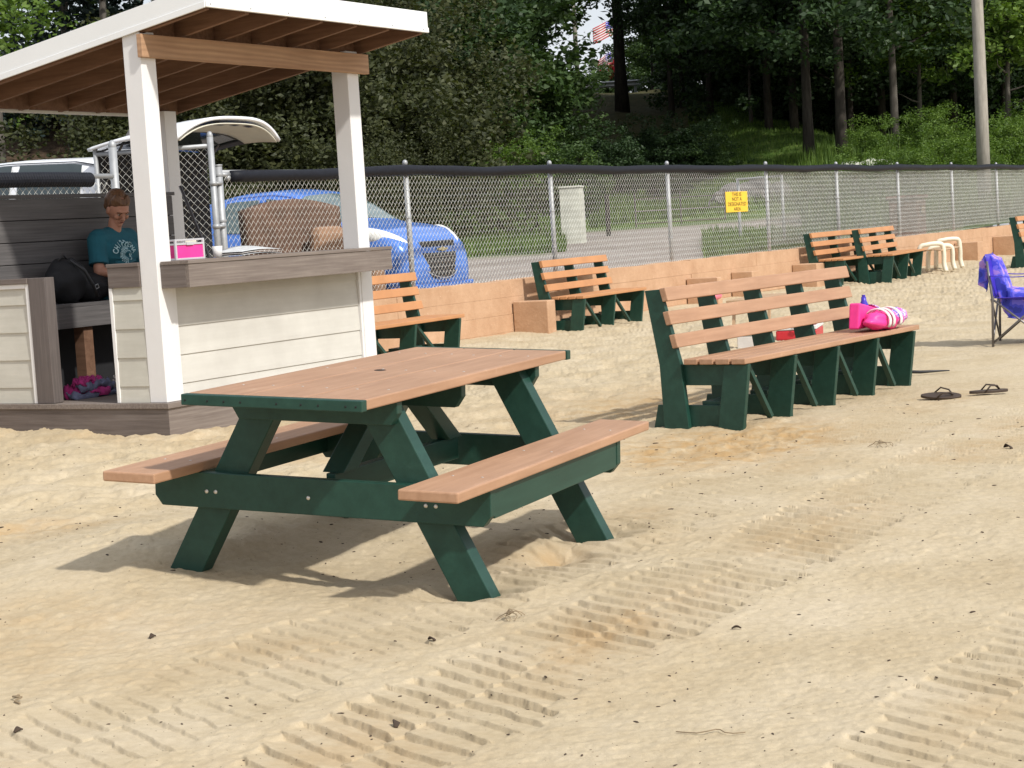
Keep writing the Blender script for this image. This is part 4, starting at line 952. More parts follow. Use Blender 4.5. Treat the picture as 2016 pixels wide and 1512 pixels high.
    t=thing('cooler_box','small white box with a dark knob behind the long bench','cooler',(16.05,6.70,float(sandh(16.1,6.7))),.1)
    MB().box((-.11,-.10,0),(.11,.10,.13)).build('box_body',M['whitecloth'],t,bevel=.01); MB().box((-.115,-.105,.131),(.115,.105,.15)).build('lid',M['concrete'],t,bevel=.008)
    MB().ell((0,-.102,.07),(.018,.01,.018),10,8).build('knob',M['blackpl'],t,smooth=True)
    t=thing('camp_table','low tan folding table on the sand behind the long bench','table',(18.9,7.7,float(sandh(18.9,7.7))),.1)
    MB().box((-.62,-.25,.30),(.62,.25,.325)).build('tabletop',M['resinseat'],t,bevel=.004)
    for sx in (-1,1):
        for sy in (-1,1): MB().bar((sx*.55,sy*.2,0),(sx*.48,sy*.2,.30),.03,.03).build('leg',M['resinseat'],t)
    # cream resin bench
    t=thing('resin_bench','cream plastic bench with curved legs and tan seat between two wall blocks','bench',(32.45,9.70,.08),.12); t.scale=(.80,.80,.80)
    def arch(x,w=.0,h=.55):
        pts=[(x,-.26+w,-.05),(x+.02,-.215,.12),(x,-.22,.34),(x-.02,-.20,h-.05),(x-.10,-.12,h),(x-.22,.10,h-.01),(x-.28,.26,h-.10),(x-.28,.30,-.05)]
        P=[Vector(p) for p in pts]; out=[]
        for i in range(len(P)-1):
            for k in range(4):
                a,b2,c2,d=P[max(i-1,0)],P[i],P[i+1],P[min(i+2,len(P)-1)]; u=k/4
                out.append(.5*((2*b2)+(-a+c2)*u+(2*a-5*b2+4*c2-d)*u*u+(-a+3*b2-3*c2+d)*u**3))
        out.append(P[-1]); mb=MB()
        for q in (-.02,.02): mb.tube([(p.x+q,p.y,p.z) for p in out],.050,10)
        return mb
    for x,h in ((-1.15,.58),(.0,.50),(1.05,.62)): arch(x,0,h).build('leg_arch',M['resin'],t,smooth=True)
    MB().grid(lambda u,v:(-1.35+2.45*u,-.22+.46*v,.42+.03*math.sin(v*PI)),12,8).build('seat',M['resinseat'],t,smooth=True,solid=.03)
    # folding camp chair with towel
    M['towelpat']=pattern('blue_violet_towel_print',[(.03,.04,.36),(.06,.07,.60),(.16,.14,.72),(.38,.22,.66)],9)
    t=thing('camp_chair','folding camp chair with grey legs and blue fabric at the right edge of the photo','camp chair',(15.84,4.07,0),-1.42)
    # local +x = facing, y across
    G=M['steelgrey']
    for s in (-1,1):
        MB().tube([(-.21,s*.27,-.02),(-.20,s*.275,.40),(-.235,s*.28,.73)],.011,8).build('back_leg',G,t,smooth=True)
        MB().tube([(.26,s*.27,-.02),(.24,s*.275,.60)],.011,8).build('front_leg',G,t,smooth=True)
        MB().tube([(-.20,s*.27,.40),(.26,s*.27,.02)],.009,8).build('side_brace',G,t,smooth=True); MB().tube([(.24,s*.272,.40),(-.21,s*.268,.02)],.009,8).build('side_brace',G,t,smooth=True)
        MB().grid(lambda u,v:(-.215+.47*u,s*(.265+.05*v),.605-.02*math.sin(u*PI)),10,3).build('armrest',M['purple'],t,smooth=True,solid=.006)
    for x in (-.21,.25): MB().tube([(x,-.27,.03),(x,.27,.40)],.009,8).build('cross_brace',G,t,smooth=True); MB().tube([(x,.27,.03),(x,-.27,.40)],.009,8).build('cross_brace',G,t,smooth=True)
    MB().grid(lambda u,v:(-.20+.44*u,-.265+.53*v,.41-.05*math.sin(v*PI)*math.sin(u*PI)),12,12).build('seat_sling',M['purple'],t,smooth=True,solid=.006)
    MB().grid(lambda u,v:(-.23+.06*(1-u)+.03*math.sin(v*PI)-.02,-.27+.54*v,.42+.37*u),10,12).build('back_sling',M['purple'],t,smooth=True,solid=.006)
    w=thing('beach_towel','blue and violet patterned towel draped over the camp chair','towel',(15.84,4.07,0),-1.42)
    def tw(u,v):
        # path over the back: behind, over the top, down the front and over the seat
        L=.16+u*1.59; fold=.018*math.sin(v*26+u*5)+.012*math.sin(v*43+2)
        if L<.42: x=-.275-.02*math.sin(v*9)+fold*1.2-.03*(.42-L); z=.42+L*.79
        elif L<.54: a=(L-.42)/.12*PI; x=-.245-.042*math.cos(a); z=.752+.03*math.sin(a)
        elif L<.98: f_=(L-.54)/.44; x=-.195+.10*f_+fold*1.3; z=.75-.28*f_
        elif L<1.4: f_=(L-.98)/.42; x=-.10+.38*f_; z=.465-.02*math.sin(f_*PI)+abs(fold)*.8
        else: f_=(L-1.4)/.35; x=.29+.02*f_+fold; z=.46-.16*f_
        wdt=.54-.20*math.exp(-((L-.48)/.20)**2)-(.22 if L<.36 else .22*max(0,(.5-L)/.14))*1.0
        d=max(0,.26-v); dr=1 if L>.5 else .35
        return (x+.02*math.sin(v*30)*d*4,-wdt/2+wdt*(v+d*.9)+.012*math.sin(u*20)-.03,z-d*.95*dr)
    MB().grid(tw,90,60).build('towel',M['towelpat'],w,smooth=True,solid=.006)
    s=thing('tote_bag','dark purple bag on the sand under the camp chair','bag',(15.98,3.86,.01))
    MB().ell((0,0,.13),(.17,.12,.14),20,14,fn=f).build('bag_body',simple('dark_plum_canvas',(.05,.03,.07),.8,var=.4),s,smooth=True)
    MB().tube([(-.08,-.05,.22),(-.04,-.06,.34),(.04,-.06,.34),(.08,-.05,.22)],.010,8).build('handle',M['blackpl'],s,smooth=True)
sand_props()
def debris():
    rng=np.random.RandomState(5); mb=MB(); n=0
    # crumbs of bark and shell scattered through the sand, nobody could count them
    K=9000; rr=2.9+9*rng.rand(K)**1.5; aa=YAW+(rng.rand(K)-.5)*.62; xs,ys=rr*np.cos(aa),rr*np.sin(aa)
    keep=rng.rand(K)<vnoise(xs/.7,ys/.6,3)**1.6*1.5; xs,ys,rr=xs[keep][:2600],ys[keep][:2600],rr[keep][:2600]; zs=sandh(xs,ys)
    for x,y,r,z in zip(xs,ys,rr,zs):
        s=(.0009+.0032*rng.rand()**5)*(1+.10*(r-3)); R=Matrix.Rotation(rng.rand()*6.28,3,'Z')@Matrix.Rotation(rng.rand()-.5,3,'X')
        mb.ell((x,y,z+s*.2),(s*(1.2+1.6*rng.rand()),s*.8,s*.55),6,4,rot=R)
    o=mb.build('sand_litter',M['debris'],None); tag(o,kind='stuff',label='tiny bark crumbs and shell bits scattered over the sand')
    # a few separate bits one can point to
    bits=[('bark_chip','curled dark bark chip in the foreground sand between the wheel tracks','bark chip',(3.812,2.637),.5,.019),
          ('bark_chip','small dark bark chip just below the main wheel track','bark chip',(4.622,3.043),1.2,.014),
          ('bark_chip','dark oval chip on the pale sand at the lower left','bark chip',(4.403,3.988),.2,.014),
          ('bark_chip','dark chip near the left bottom corner of the photo','bark chip',(3.42,3.60),.1,.013),
          ('bark_chip','dark chip alone on the smooth sand right of the main track','bark chip',(4.993,2.177),2.,.012),
          ('bark_chip','dark curled leaf on the sand right of the long bench foot','leaf',(9.027,2.405),.8,.028)]
    for nme,la,ca,(x,y),rz,s in bits:
        z=float(sandh(x,y)); t=thing(nme,la,ca,(x,y,z+.003),rz)
        MB().grid(lambda u,v:((u-.5)*2.4*s,(v-.5)*s*(1-.5*abs(2*u-1)),s*.55*math.sin(u*PI)*(.4+v)),10,5).build('chip',M['debris'],t,smooth=True,solid=.004)
    for k,(la,(x,y),L,rz,ht) in enumerate((('dry curled grass stem on the sand in front of the picnic table',(4.95,2.95),.085,.3,.03),('thin pale twig at the lower left edge of the sand',(3.663,3.846),.09,.9,.012),('thin dark hair-like stem on the sand near the bottom edge',(3.95,1.80),.16,1.9,.006),('small tuft of dry weed on the sand in front of the long bench',(9.084,3.085),.15,.4,.03))):
        t=thing('dry_stem',la,'twig',(x,y,float(sandh(x,y))+.004),rz); random.seed(k)
        for j in range(1 if k in (1,2) else 5):
            a=random.random()*6; pts=[(L*(i/8-.5)*math.cos(a*j)+.01*math.sin(i+j),L*(i/8-.5)*math.sin(a*j)+.012*math.sin(i*1.3+j),ht*math.sin(PI*i/8)*random.uniform(.4,1)) for i in range(9)]
            MB().tube(pts,.0016 if k!=1 else .003,5).build('stem',M['stem'],t)
debris()
# ------------------------------------------------------------------ vegetation and far things, placed in the survey frame (lateral l, depth s)
def site(l,s):
    return float(fwd[0]*s+rgt[0]*l),float(fwd[1]*s+rgt[1]*l)
def gz(x,y): return float(terrh(np.array([x]),np.array([y]))[0])
M['leaf_dark']=leafmat('shade_darkened_leaves',(.014,.030,.012),(.028,.055,.020),(.055,.095,.034),.26)  # forest shade is darkened into this leaf colour
M['leaf_mid']=leafmat('mid_green_leaves',(.022,.045,.014),(.045,.085,.024),(.10,.155,.050),.28)
M['leaf_brown']=leafmat('olive_brown_leaves',(.022,.030,.012),(.045,.054,.020),(.085,.092,.036),.25)
M['leaf_bright']=leafmat('bright_green_leaves',(.050,.095,.018),(.095,.165,.030),(.17,.25,.05),.35)
M['leaf_spruce']=leafmat('blue_green_needles',(.010,.022,.018),(.022,.040,.034),(.045,.070,.055),.1)
def leaves(name,clumps,per,size,mat,seed,spread=.45,flat=.7):
    """clumps: (n,4) centres and radius. many small folded leaf faces"""
    rng=np.random.RandomState(seed); C=np.repeat(np.asarray(clumps,float),per,axis=0); n=len(C)
    d=rng.normal(size=(n,3)); d/=np.linalg.norm(d,axis=1,keepdims=True); rr=rng.rand(n,1)**.45*C[:,3:4]
    p=C[:,:3]+d*rr*np.array([1,1,flat])
    a=rng.normal(size=(n,3)); a[:,2]*=.55; a/=np.linalg.norm(a,axis=1,keepdims=True)
    b=np.cross(a,d+rng.normal(size=(n,3))*.7); b/=np.linalg.norm(b,axis=1,keepdims=True)+1e-9
    s=(size*(.6+.8*rng.rand(n,1)))
    v=np.stack([p-a*s*.6,p+b*s*.32,p+a*s*.6,p-b*s*.32],1).reshape(-1,3)
    me=bpy.data.meshes.new(name); me.vertices.add(4*n); me.vertices.foreach_set('co',v.astype(np.float32).ravel())
    me.loops.add(4*n); me.loops.foreach_set('vertex_index',np.arange(4*n,dtype=np.int32)); me.polygons.add(n)
    me.polygons.foreach_set('loop_start',np.arange(n,dtype=np.int32)*4); me.polygons.foreach_set('loop_total',np.full(n,4,np.int32))
    me.update(calc_edges=True); me.materials.append(mat); return me
def crown_clumps(rng,n,c,r,shell=.55,cr=(.5,1.0),low=-1):
    out=[]
    while len(out)<n:
        d=rng.normal(size=3); d/=np.linalg.norm(d); k=shell+(1-shell)*rng.rand() if rng.rand()<.8 else rng.rand()
        lump=1+.28*math.sin(d[0]*5+c[0])+.22*math.sin(d[1]*6+d[2]*4+c[2])
        p=[c[i]+d[i]*r[i]*k*lump for i in range(3)]
        if p[2]<low: continue
        out.append((*p,cr[0]+(cr[1]-cr[0])*rng.rand()))
    return out
def limbs(mb,h,r0,n,seed,zlo=.35,reach=3.0,lean=.3):
    rd=random.Random(seed); pts=[];k=9
    for i in range(k+1): pts.append((lean*math.sin(i*.5+seed)*.4*i/k,lean*math.cos(i*.4+seed)*.3*i/k,h*i/k-.4*(i==0)))
    mb.tube(pts,[r0*(1.35 if i==0 else 1.02-.085*i) for i in range(k+1)],10)
    for j in range(n):
        f=zlo+(.95-zlo)*j/max(1,n-1); a=rd.random()*6.28; z=h*f; L=reach*(1.15-f)*rd.uniform(.6,1.1)
        q=[(L*t*math.cos(a+t*.4),L*t*math.sin(a+t*.4),z+L*.35*t+rd.uniform(-.1,.1)*t) for t in (0,.3,.6,.85,1)]
        mb.tube(q,[r0*.38*(1-f*.5),r0*.28,r0*.18,r0*.10,r0*.04],6)
LM={}
def build_variants():
    rng=np.random.RandomState(11)
    # tall forest trees : crown starts above head height
    for v in range(3):
        c=crown_clumps(rng,190,(0,0,10.5),(4.6,4.6,5.8),.5,(.6,1.1),low=3.6)
        for i in range(26):   # drooping lower limbs
            a=rng.rand()*6.28; k=1.5+3*rng.rand(); c.append((k*math.cos(a),k*math.sin(a),3.4+2.2*rng.rand(),.55+.4*rng.rand()))
        LM['tall%d'%v]=leaves('crown',c,85,.18,M['leaf_dark'],v+1); mb=MB(); limbs(mb,14,.17,9,v,.28); LM['tallt%d'%v]=mb
    for v in range(3):
        c=crown_clumps(rng,130,(0,0,1.5),(1.9,1.9,1.9),.5,(.28,.55),low=-.2); LM['shrub%d'%v]=leaves('foliage',c,110,.11,M['leaf_mid'],v+20)
        LM['shrubd%d'%v]=leaves('foliage',c,100,.115,M['leaf_dark'],v+25)
        LM['shrubb%d'%v]=leaves('foliage',c,190,.066,M['leaf_brown'],v+30); LM['shrubg%d'%v]=leaves('foliage',c,95,.10,M['leaf_bright'],v+35)
        mb=MB(); limbs(mb,2.4,.05,7,v+5,.15,1.6); LM['stem%d'%v]=mb
    # low understorey mass
    # small bright maple
    c=crown_clumps(rng,110,(0,0,5.2),(2.6,2.6,2.4),.45,(.35,.7),low=2.2); LM['small']=leaves('crown',c,75,.17,M['leaf_mid'],50); LM['smallg']=leaves('crown',c,75,.17,M['leaf_bright'],51)
    mb=MB(); limbs(mb,6.4,.12,8,7,.35,2.2); LM['smallt']=mb
    c=crown_clumps(rng,60,(0,0,5.0),(2.8,2.8,2.8),.3,(.3,.6),low=1.5); LM['sparse']=leaves('crown',c,34,.13,M['leaf_bright'],52)
    # spruce
    cl=[]
    for i in range(36):
        z=1.2+10.8*i/35; R=3.0*(1-z/12.6)+.25
        for j in range(9):
            a=j*.698+i*1.1; 
            for k in (.35,.65,.95): cl.append((R*k*math.cos(a),R*k*math.sin(a),z-.35*k*k*R,.22+.12*k))
    LM['spruce']=leaves('crown',cl,14,.17,M['leaf_spruce'],60,flat=.45); mb=MB(); limbs(mb,12.5,.16,4,3,.2,1.2,0); LM['sprucet']=mb
build_variants()
_tm={}
def tree(kind,trunk,label,l,s,scale=1,rz=0,sz=None,cat='tree',name='broadleaf_tree',group=None,bark='bark',dz=0,bare=False,r=None,leafless_h=None):
    x,y=site(l,s); t=thing(name,label,cat,(x,y,gz(x,y)+dz),rz,group); sc=(scale,scale,sz or scale); t.scale=sc
    if kind:
        o=bpy.data.objects.new('foliage' if cat=='shrub' else 'crown',LM[kind]); col.objects.link(o); o.parent=t
    key=(trunk,bark,cat)
    if key not in _tm:
        o=LM[trunk].build('stem' if cat=='shrub' else 'trunk',M[bark],t,smooth=True); _tm[key]=o.data
    else:
        o=bpy.data.objects.new('stem' if cat=='shrub' else 'trunk',_tm[key]); col.objects.link(o); o.parent=t
    return t
PX=lambda px,s: (px-1008)/3551*s
def plant():
    G1='tall dark forest trees on the slope'
    # named trunks one can tell apart : (px, depth, scale, variant, label, bark)
    tr=[(1256,76,1.15,0,'thick dark tree trunk right beside the patch of sky and the flags','bark',1.35),
        (1352,72,1.0,1,'dark tree trunk directly right of the guardrail gap','bark',.62),
        (1374,75,1.0,2,'thinner dark trunk standing close behind the one right of the guardrail','bark',.6),
        (1427,70,1.0,0,'slim dark trunk between the guardrail and the grassy mound','bark',.75),
        (1616,55,.95,1,'straight dark trunk at the middle of the grassy mound foot','bark',1),
        (1636,72,.8,2,'pale grey trunk a little behind the straight dark trunk on the mound','barkl',1),
        (1680,54,1.0,0,'straight dark trunk right of the mound, second of the close pair','bark',1),
        (1785,56,.8,2,'grey trunk behind the bright weeds left of the utility pole','barkl',1),
        (1885,74,.9,1,'dark tree behind the utility pole, crown hanging over it','bark',1),
        (860,52,1.0,1,'tall dark tree above the middle of the fence','bark',1),
        (790,54,1.0,0,'tall dark tree right of the kiosk roof corner','bark',1),
        (690,50,.95,2,'tall tree rising behind the kiosk roof corner','bark',1),
        (1965,72,1.0,0,'tall tree at the right edge of the photo','bark',1),
        (2100,66,.9,1,'tree whose branches reach in from the right edge','bark',1)]
    tree('small','smallt','leafy tree left of the patch of sky, its crown touching the top of the photo',PX(950,60),60,1.25,1.1)
    tree('small','smallt','leafy tree directly left of the slim pole in the patch of sky',PX(1045,66),66,1.0,2.2)
    tree('smallg','smallt','sunlit green tree between the leafy trees and the slim pole',PX(1068,84),84,.8,2.9)
    tree('small','smallt','small dark tree behind the guardrail, right of the thick trunk',PX(1318,92),92,.70,.9)
    tree('small','smallt','small dark tree at the right end of the guardrail',PX(1385,88),88,.95,1.9)
    for i,(px,s,sc,v,la,bk,nw) in enumerate(tr):
        tree('tall%d'%v,'tallt%d'%v,la,PX(px,s),s,sc*nw,i*1.7,bark=bk,sz=sc)
    # second and third rows filling the wood
    k=0
    for s,xs in ((64,[1540,1590,1700,1760,1900,2000,2090,640,780,880]),(74,[1500,1570,1650,1730,1820,1910,2010,2100,560,700,850,930]),(86,[1470,1540,1640,1740,1850,1960,2080,620,800,930])):
        for px in xs:
            v=k%3; tree('tall%d'%v,'tallt%d'%v,'dark forest tree deeper in the wood, merged with its neighbours',PX(px,s),s,.95+.12*math.sin(k*2.3),k*1.3,group='forest trees deeper in the wood',dz=-2.6 if s>70 else -1.2); k+=1
    # trees outside the frame and overhead, added to throw shade onto the slope
    for px,s in ((2085,62),(2150,67),(2230,71),(2330,75),(2450,80),(2300,67),(2180,74),(2400,72)):
        tree('tall%d'%(k%3),'tallt%d'%(k%3),'added tall tree beyond the right edge, put there to shade the wood',PX(px,s),s,1.35,k,group='added shade trees beyond the right edge')
        k+=1
    # left : spruces and a pale loose tree above the kiosk roof
    tree('spruce','sprucet','dark blue-green spruce above the left part of the kiosk roof, left one',PX(185,45),45,.85,0,name='spruce_tree',bark='barkl')
    tree('spruce','sprucet','dark blue-green spruce above the kiosk roof, right one',PX(330,47),47,.95,1.2,name='spruce_tree',bark='barkl')
    tree('sparse','smallt','loose light green tree at the top left corner of the photo',PX(40,38),38,.95,.5,bark='barkl')
    tree('small','smallt','light green tree peeping over the middle of the kiosk roof edge',PX(262,42),42,1.1,2.5,bark='barkl',sz=1.25)
    tree('sparse','smallt','thin pale-leaved tree behind the left end of the kiosk roof',PX(-30,37),37,.85,3.5,bark='barkl')
    for px,s,sc,la in ((5,50,.62,'dark leafy tree at the far top left, low part'),(140,54,.85,'dark leafy tree above the left part of the kiosk roof'),(225,56,.9,'dark leafy tree between the two spruces above the kiosk roof')):
        tree('small','smallt',la,PX(px,s),s,sc,px,bark='barkl')
    for px,s,sc in ((60,46,.55),(120,48,.7),(190,49,.75),(260,50,.8)):
        tree('shrubd%d'%(int(px)%3),'stem%d'%(int(px)%3),'dark shrub on top of the brown bank above the kiosk roof',PX(px,s),s,sc,px,cat='shrub',name='shrub',group='shrubs on the brown bank')
    # small trees on the mound and at the right
    tree('small','smallt','small slim tree with a pale trunk standing on the grassy mound',PX(1506,66),66,.60,1,bark='barkl')
    tree('smallg','smallt','bright green young maple left of the utility pole',PX(1835,58),58,.80,.3,bark='barkl')
    tree('smallg','smallt','bright green leaning tree at the right edge beside the utility pole',PX(2010,56),56,.95,1.9,bark='barkl')
    # understorey shrubs at the back (dark) and along the fence (lit)
    k=0
    for s,xs,kd,sc in ((78,range(1450,2100,70),'shrubd',1.7),(60,[600,700,790,870],'shrubd',1.9),(64,[940,1000],'shrubd',1.3),(68,[1600,1700,1780,1860,1940,2020],'shrubd',1.35)):
        for px in xs:
            tree('%s%d'%(kd,k%3),'stem%d'%(k%3),'dark understorey shrub in the shade between the tree trunks',PX(px+9*math.sin(k),s),s,sc*(.9+.2*math.sin(k*1.7)),k,cat='shrub',name='shrub',group='dark understorey shrubs'); k+=1
    for px,s,sc,kd,la in ((350,37,1.35,'shrubb','brownish brush directly behind the white tailgate'),(430,39,1.5,'shrubb','olive-brown brush seen between the kiosk posts, left part'),(520,38,1.6,'shrubb','olive-brown brush seen between the kiosk posts, middle part'),(600,40,1.7,'shrubb','olive-brown brush seen between the kiosk posts, right part'),
        (690,39,1.6,'shrubb','olive-brown brush behind the right kiosk post'),(775,40,1.75,'shrubb','tall olive-brown bush right of the kiosk post'),(840,41,1.45,'shrubb','olive bush right of the tall brown one, touching the leafy shrubs'),
        (905,55,1.7,'shrub','green shrub above the car, left of the large-leaved ones'),(950,57,1.7,'shrub','large-leaved green shrub above the middle of the fence, left one'),(1030,56,1.25,'shrub','large-leaved green shrub above the middle of the fence, right one'),
        (1092,56,.95,'shrub','leafy shrub below the guardrail, left of the thick trunk'),(1155,50,.6,'shrub','low shrub under the left end of the guardrail'),(1060,50,.62,'shrubg','low yellow-green bush touching the fence top near the middle'),(1150,51,.5,'shrubg','low yellow-green bush touching the fence top, right neighbour of the first'),(985,50,.60,'shrubg','low yellow-green bush touching the fence top, left neighbour of the first'),
        (1222,54,.6,'shrubd','dark shrub at the foot of the thick trunk beside the flags'),(1300,58,.6,'shrubd','dark scrub below the guardrail right of the thick trunk'),(1392,56,.60,'shrubd','dark leafy sapling left of the grassy mound'),(1420,56,.50,'shrub','leafy sapling at the left edge of the grassy mound'),(1240,54,.5,'shrubd','low dark scrub along the fence top under the thick trunk'),(1330,52,.35,'shrubd','low dark scrub along the fence top left of the mound'),
        (700,36,.8,'shrubb','low brush behind the windscreen of the blue car'),(810,37,.7,'shrubb','low dark brush behind the blue car bonnet')):
        tree('%s%d'%(kd,k%3),'stem%d'%(k%3),la,PX(px,s),s,sc,k*1.1,cat='shrub',name='shrub'); k+=1
    for i,(px,s,sc) in enumerate(((1640,43,.36),(1700,45,.40),(1760,46,.42),(1820,47,.46),(1880,49,.50),(1940,51,.55),(2000,54,.60),(2050,56,.65),(1730,51,.42),(1850,54,.55))):
        tree('shrubg%d'%(i%3),'stem%d'%(i%3),'bright green weedy bush rising over the fence top at the right',PX(px,s),s,sc,i*2.1,cat='shrub',name='weedy_bush',group='bright weedy bushes over the fence'); k+=1
    # low bushes on the skyline in the gap
    for i,(px,s,sc) in enumerate(((1185,98,.55),(1222,101,.7),(1300,100,1.3),(1340,99,1.2))):
        tree('shrub%d'%(i%3),'stem%d'%(i%3),'bush on the skyline behind the guardrail',PX(px,s),s,sc,i*2.1,cat='shrub',name='shrub',group='skyline bushes behind the guardrail')
    # grass and weed blades, nobody could count them
    def blades(name,label,regions,n,h,mat,seed):
        rng=np.random.RandomState(seed); V=[];F=[]
        P=[]
        for (p0,p1,s0,s1,w) in regions:
            m_=int(n*w); px=p0+(p1-p0)*rng.rand(m_); s=s0+(s1-s0)*rng.rand(m_); l=(px-1008)/3551*s
            P.append(np.stack([fwd[0]*s+rgt[0]*l,fwd[1]*s+rgt[1]*l],1))
        P=np.concatenate(P); P=P[P[:,1]>11.4]; z=terrh(P[:,0],P[:,1]); m_=len(P); a=rng.rand(m_)*6.28; hh=h*(.5+rng.rand(m_)); w=.012+.02*rng.rand(m_); ln=(rng.rand(m_)-.5)*.8
        b0=np.stack([P[:,0]-w*np.cos(a),P[:,1]-w*np.sin(a),z-.02],1); b1=np.stack([P[:,0]+w*np.cos(a),P[:,1]+w*np.sin(a),z-.02],1)
        tp=np.stack([P[:,0]-ln*hh*np.sin(a),P[:,1]+ln*hh*np.cos(a),z+hh],1)
        v=np.stack([b0,b1,tp],1).reshape(-1,3)
        me=bpy.data.meshes.new(name); me.vertices.add(3*m_); me.vertices.foreach_set('co',v.astype(np.float32).ravel()); me.loops.add(3*m_); me.loops.foreach_set('vertex_index',np.arange(3*m_,dtype=np.int32))
        me.polygons.add(m_); me.polygons.foreach_set('loop_start',np.arange(m_,dtype=np.int32)*3); me.polygons.foreach_set('loop_total',np.full(m_,3,np.int32)); me.update(calc_edges=True); me.materials.append(mat)
        o=bpy.data.objects.new(name,me); col.objects.link(o); tag(o,label,None,None,'stuff')
    blades('meadow_grass','green grass beyond the gravel lot, behind the fence',[(800,1130,35,60,1.9),(1400,1650,31,38,.5),(1180,1620,48,56,1.0)],14000,.22,M['leaf_bright'],3)
    blades('mound_grass','short mown grass on the mound between the trunks, brightened as if sunlit',[(1380,1800,47,74,1)],16000,.11,M['leaf_bright'],4)  # brighter leaf colour stands in for sunlight on the mound
    blades('tall_weeds','tall bright weeds along the right part of the fence',[(1600,2060,38,56,1)],9000,.55,M['leaf_bright'],6)
plant()
def far_things():
    x,y=site(PX(1956,44),44); t=thing('utility_pole','tall weathered grey wooden utility pole rising behind the right part of the fence','utility pole',(x,y,gz(x,y)))
    MB().tube([(0,0,-.5),(.0,0,3),(-.02,.0,7),(-.03,0,11.5)],[.165,.15,.125,.10],18).build('pole',M['poleold'],t,smooth=True)
    c=MB().box((-1.1,-.06,10.6),(1.1,.06,10.75)).build('crossarm',M['poleold'],t)
    for q in (-.9,-.3,.3,.9): MB().lathe([(0,0),(.04,0),(.05,.06),(.03,.12),(0,.13)],12,(q,0,10.75)).build('insulator',M['concrete'],c)
    # guardrail up on the road
    a=site(PX(1120,90),90); b_=site(PX(1400,90),90); x,y=a; g=max(gz(*a),gz(*b_))
    t=thing('guardrail','grey metal road guardrail on short posts at the top of the slope below the flags','guardrail',(a[0],a[1],7.45))
    dx,dy=b_[0]-a[0],b_[1]-a[1]; L=math.hypot(dx,dy); Mg=Matrix.Rotation(math.atan2(dy,dx),4,'Z')
    mb=MB(); mb.M=Mg; pr=[(0,.78),(-.05,.72),(0,.66),(0,.60),(-.05,.54),(0,.46),(.01,.46),(.01,.78)]
    mb.prism(pr,'x',0,L); mb.build('rail',M['galv'],t)
    n=int(L/1.9)
    for i in range(n+1):
        mb=MB(); mb.M=Mg; mb.box((i*1.9+.3,.012,-.7),(i*1.9+.42,.12,.80)); mb.build('post',M['galv'],t)
    # flag poles and flags beyond the road
    def flag(name,label,px,s,z0,w,h,kind,rz,drop):
        x,y=site(PX(px,s),s); t=thing(name,label,'flag',(x,y,gz(x,y)),-.53+rz)
        MB().tube([(0,0,0),(0,0,z0-gz(x,y)+h*.5+.1)],.035,10).build('flag_pole',M['alu'],t,smooth=True)
        z=z0-gz(x,y)
        def fn(u0,u1,v0,v1):
            return lambda u,v:(-(u0+(u1-u0)*u)*w*.92,.10*math.sin((u0+(u1-u0)*u)*7),z+h*(.5-(v0+(v1-v0)*v))-drop*((u0+(u1-u0)*u)**1.3))
        if kind=='stripe':
            fl=None
            for i in range(13):
                o=MB().grid(fn(0 if i>6 else .4,1,i/13,(i+1)/13),14,2).build('stripe',M['red'] if i%2==0 else M['white'],t,smooth=True,solid=.004)
            c=MB().grid(fn(0,.4,0,7/13),8,6).build('canton',M['purple'],t,smooth=True,solid=.004)
            mb=MB()
            for a_ in range(6):
                for b2 in range(4):
                    p=fn(0,.4,0,7/13)((a_+.5)/6,(b2+.5)/4); mb.ell((p[0],p[1]-.012,p[2]),(.028,.006,.028),6,4)
            mb.build('star',M['white'],c)
        else: MB().grid(fn(0,1,0,1),14,6).build('cloth',M['red'],t,smooth=True,solid=.004)
    flag('striped_flag','striped flag with blue corner, upper one in the patch of sky',1250,104,12.35,1.6,.9,'stripe',0,.55)
    flag('striped_flag','red and white striped flag with blue corner, the lower one just above the skyline',1241,102,10.4,1.25,.75,'stripe',.2,.55)
    flag('red_flag','plain red flag hanging beside the thick tree trunk just above the guardrail',1252,100,9.85,.75,.85,'plain',.1,.45)
    x,y=site(PX(1172,95),95); t=thing('lamp_post','slim light grey pole standing against the patch of sky left of the flags','pole',(x,y,gz(x,y)-.3))
    MB().tube([(0,0,0),(0,0,9)],[.13,.10],12).build('pole',M['poleold'],t,smooth=True); MB().tube([(0,0,8.8),(.6,0,9.2),(1.3,0,9.2)],.04,8).build('arm',M['galv'],t)
    # boulders
    random.seed(2)
    for i,(px,s,r,la) in enumerate(((1450,49,.45,'dark grey boulder at the foot of the mound, left one of the row'),(1480,49,.55,'dark grey boulder at the foot of the mound, second of the row'),(1510,49.5,.5,'dark grey boulder at the foot of the mound, third of the row'),(1545,49,.42,'dark grey boulder at the foot of the mound, fourth of the row'),(1745,50,.45,'pale flat boulder right of the two straight trunks'),(1715,50,.4,'pale rock between the two straight trunks and the bright weeds'))):
        x,y=site(PX(px,s),s); t=thing('boulder',la,'boulder',(x,y,gz(x,y)+.05),i)
        def f(p): return 1+.18*math.sin(p.x*5+i)+.14*math.sin(p.y*6+p.z*4+i)
        MB().ell((0,0,0),(r*1.4,r,r*.75),14,9,fn=f).build('rock',M['rock'] if i<4 else M['concrete'],t,bevel=0)
    # far fence at the other side of the lot
    t=thing('chain_link_fence','second chain-link fence with pale posts standing further back, seen through the first','fence',(0,0,0))
    for i,(l,s) in enumerate(((5.2,34.0),(5.88,33.0))):
        x,y=site(l,s); MB().tube([(x,y+.8,.3),(x,y+.8,1.95)],.03,10).build('fence_post',M['galv'],t,smooth=True)
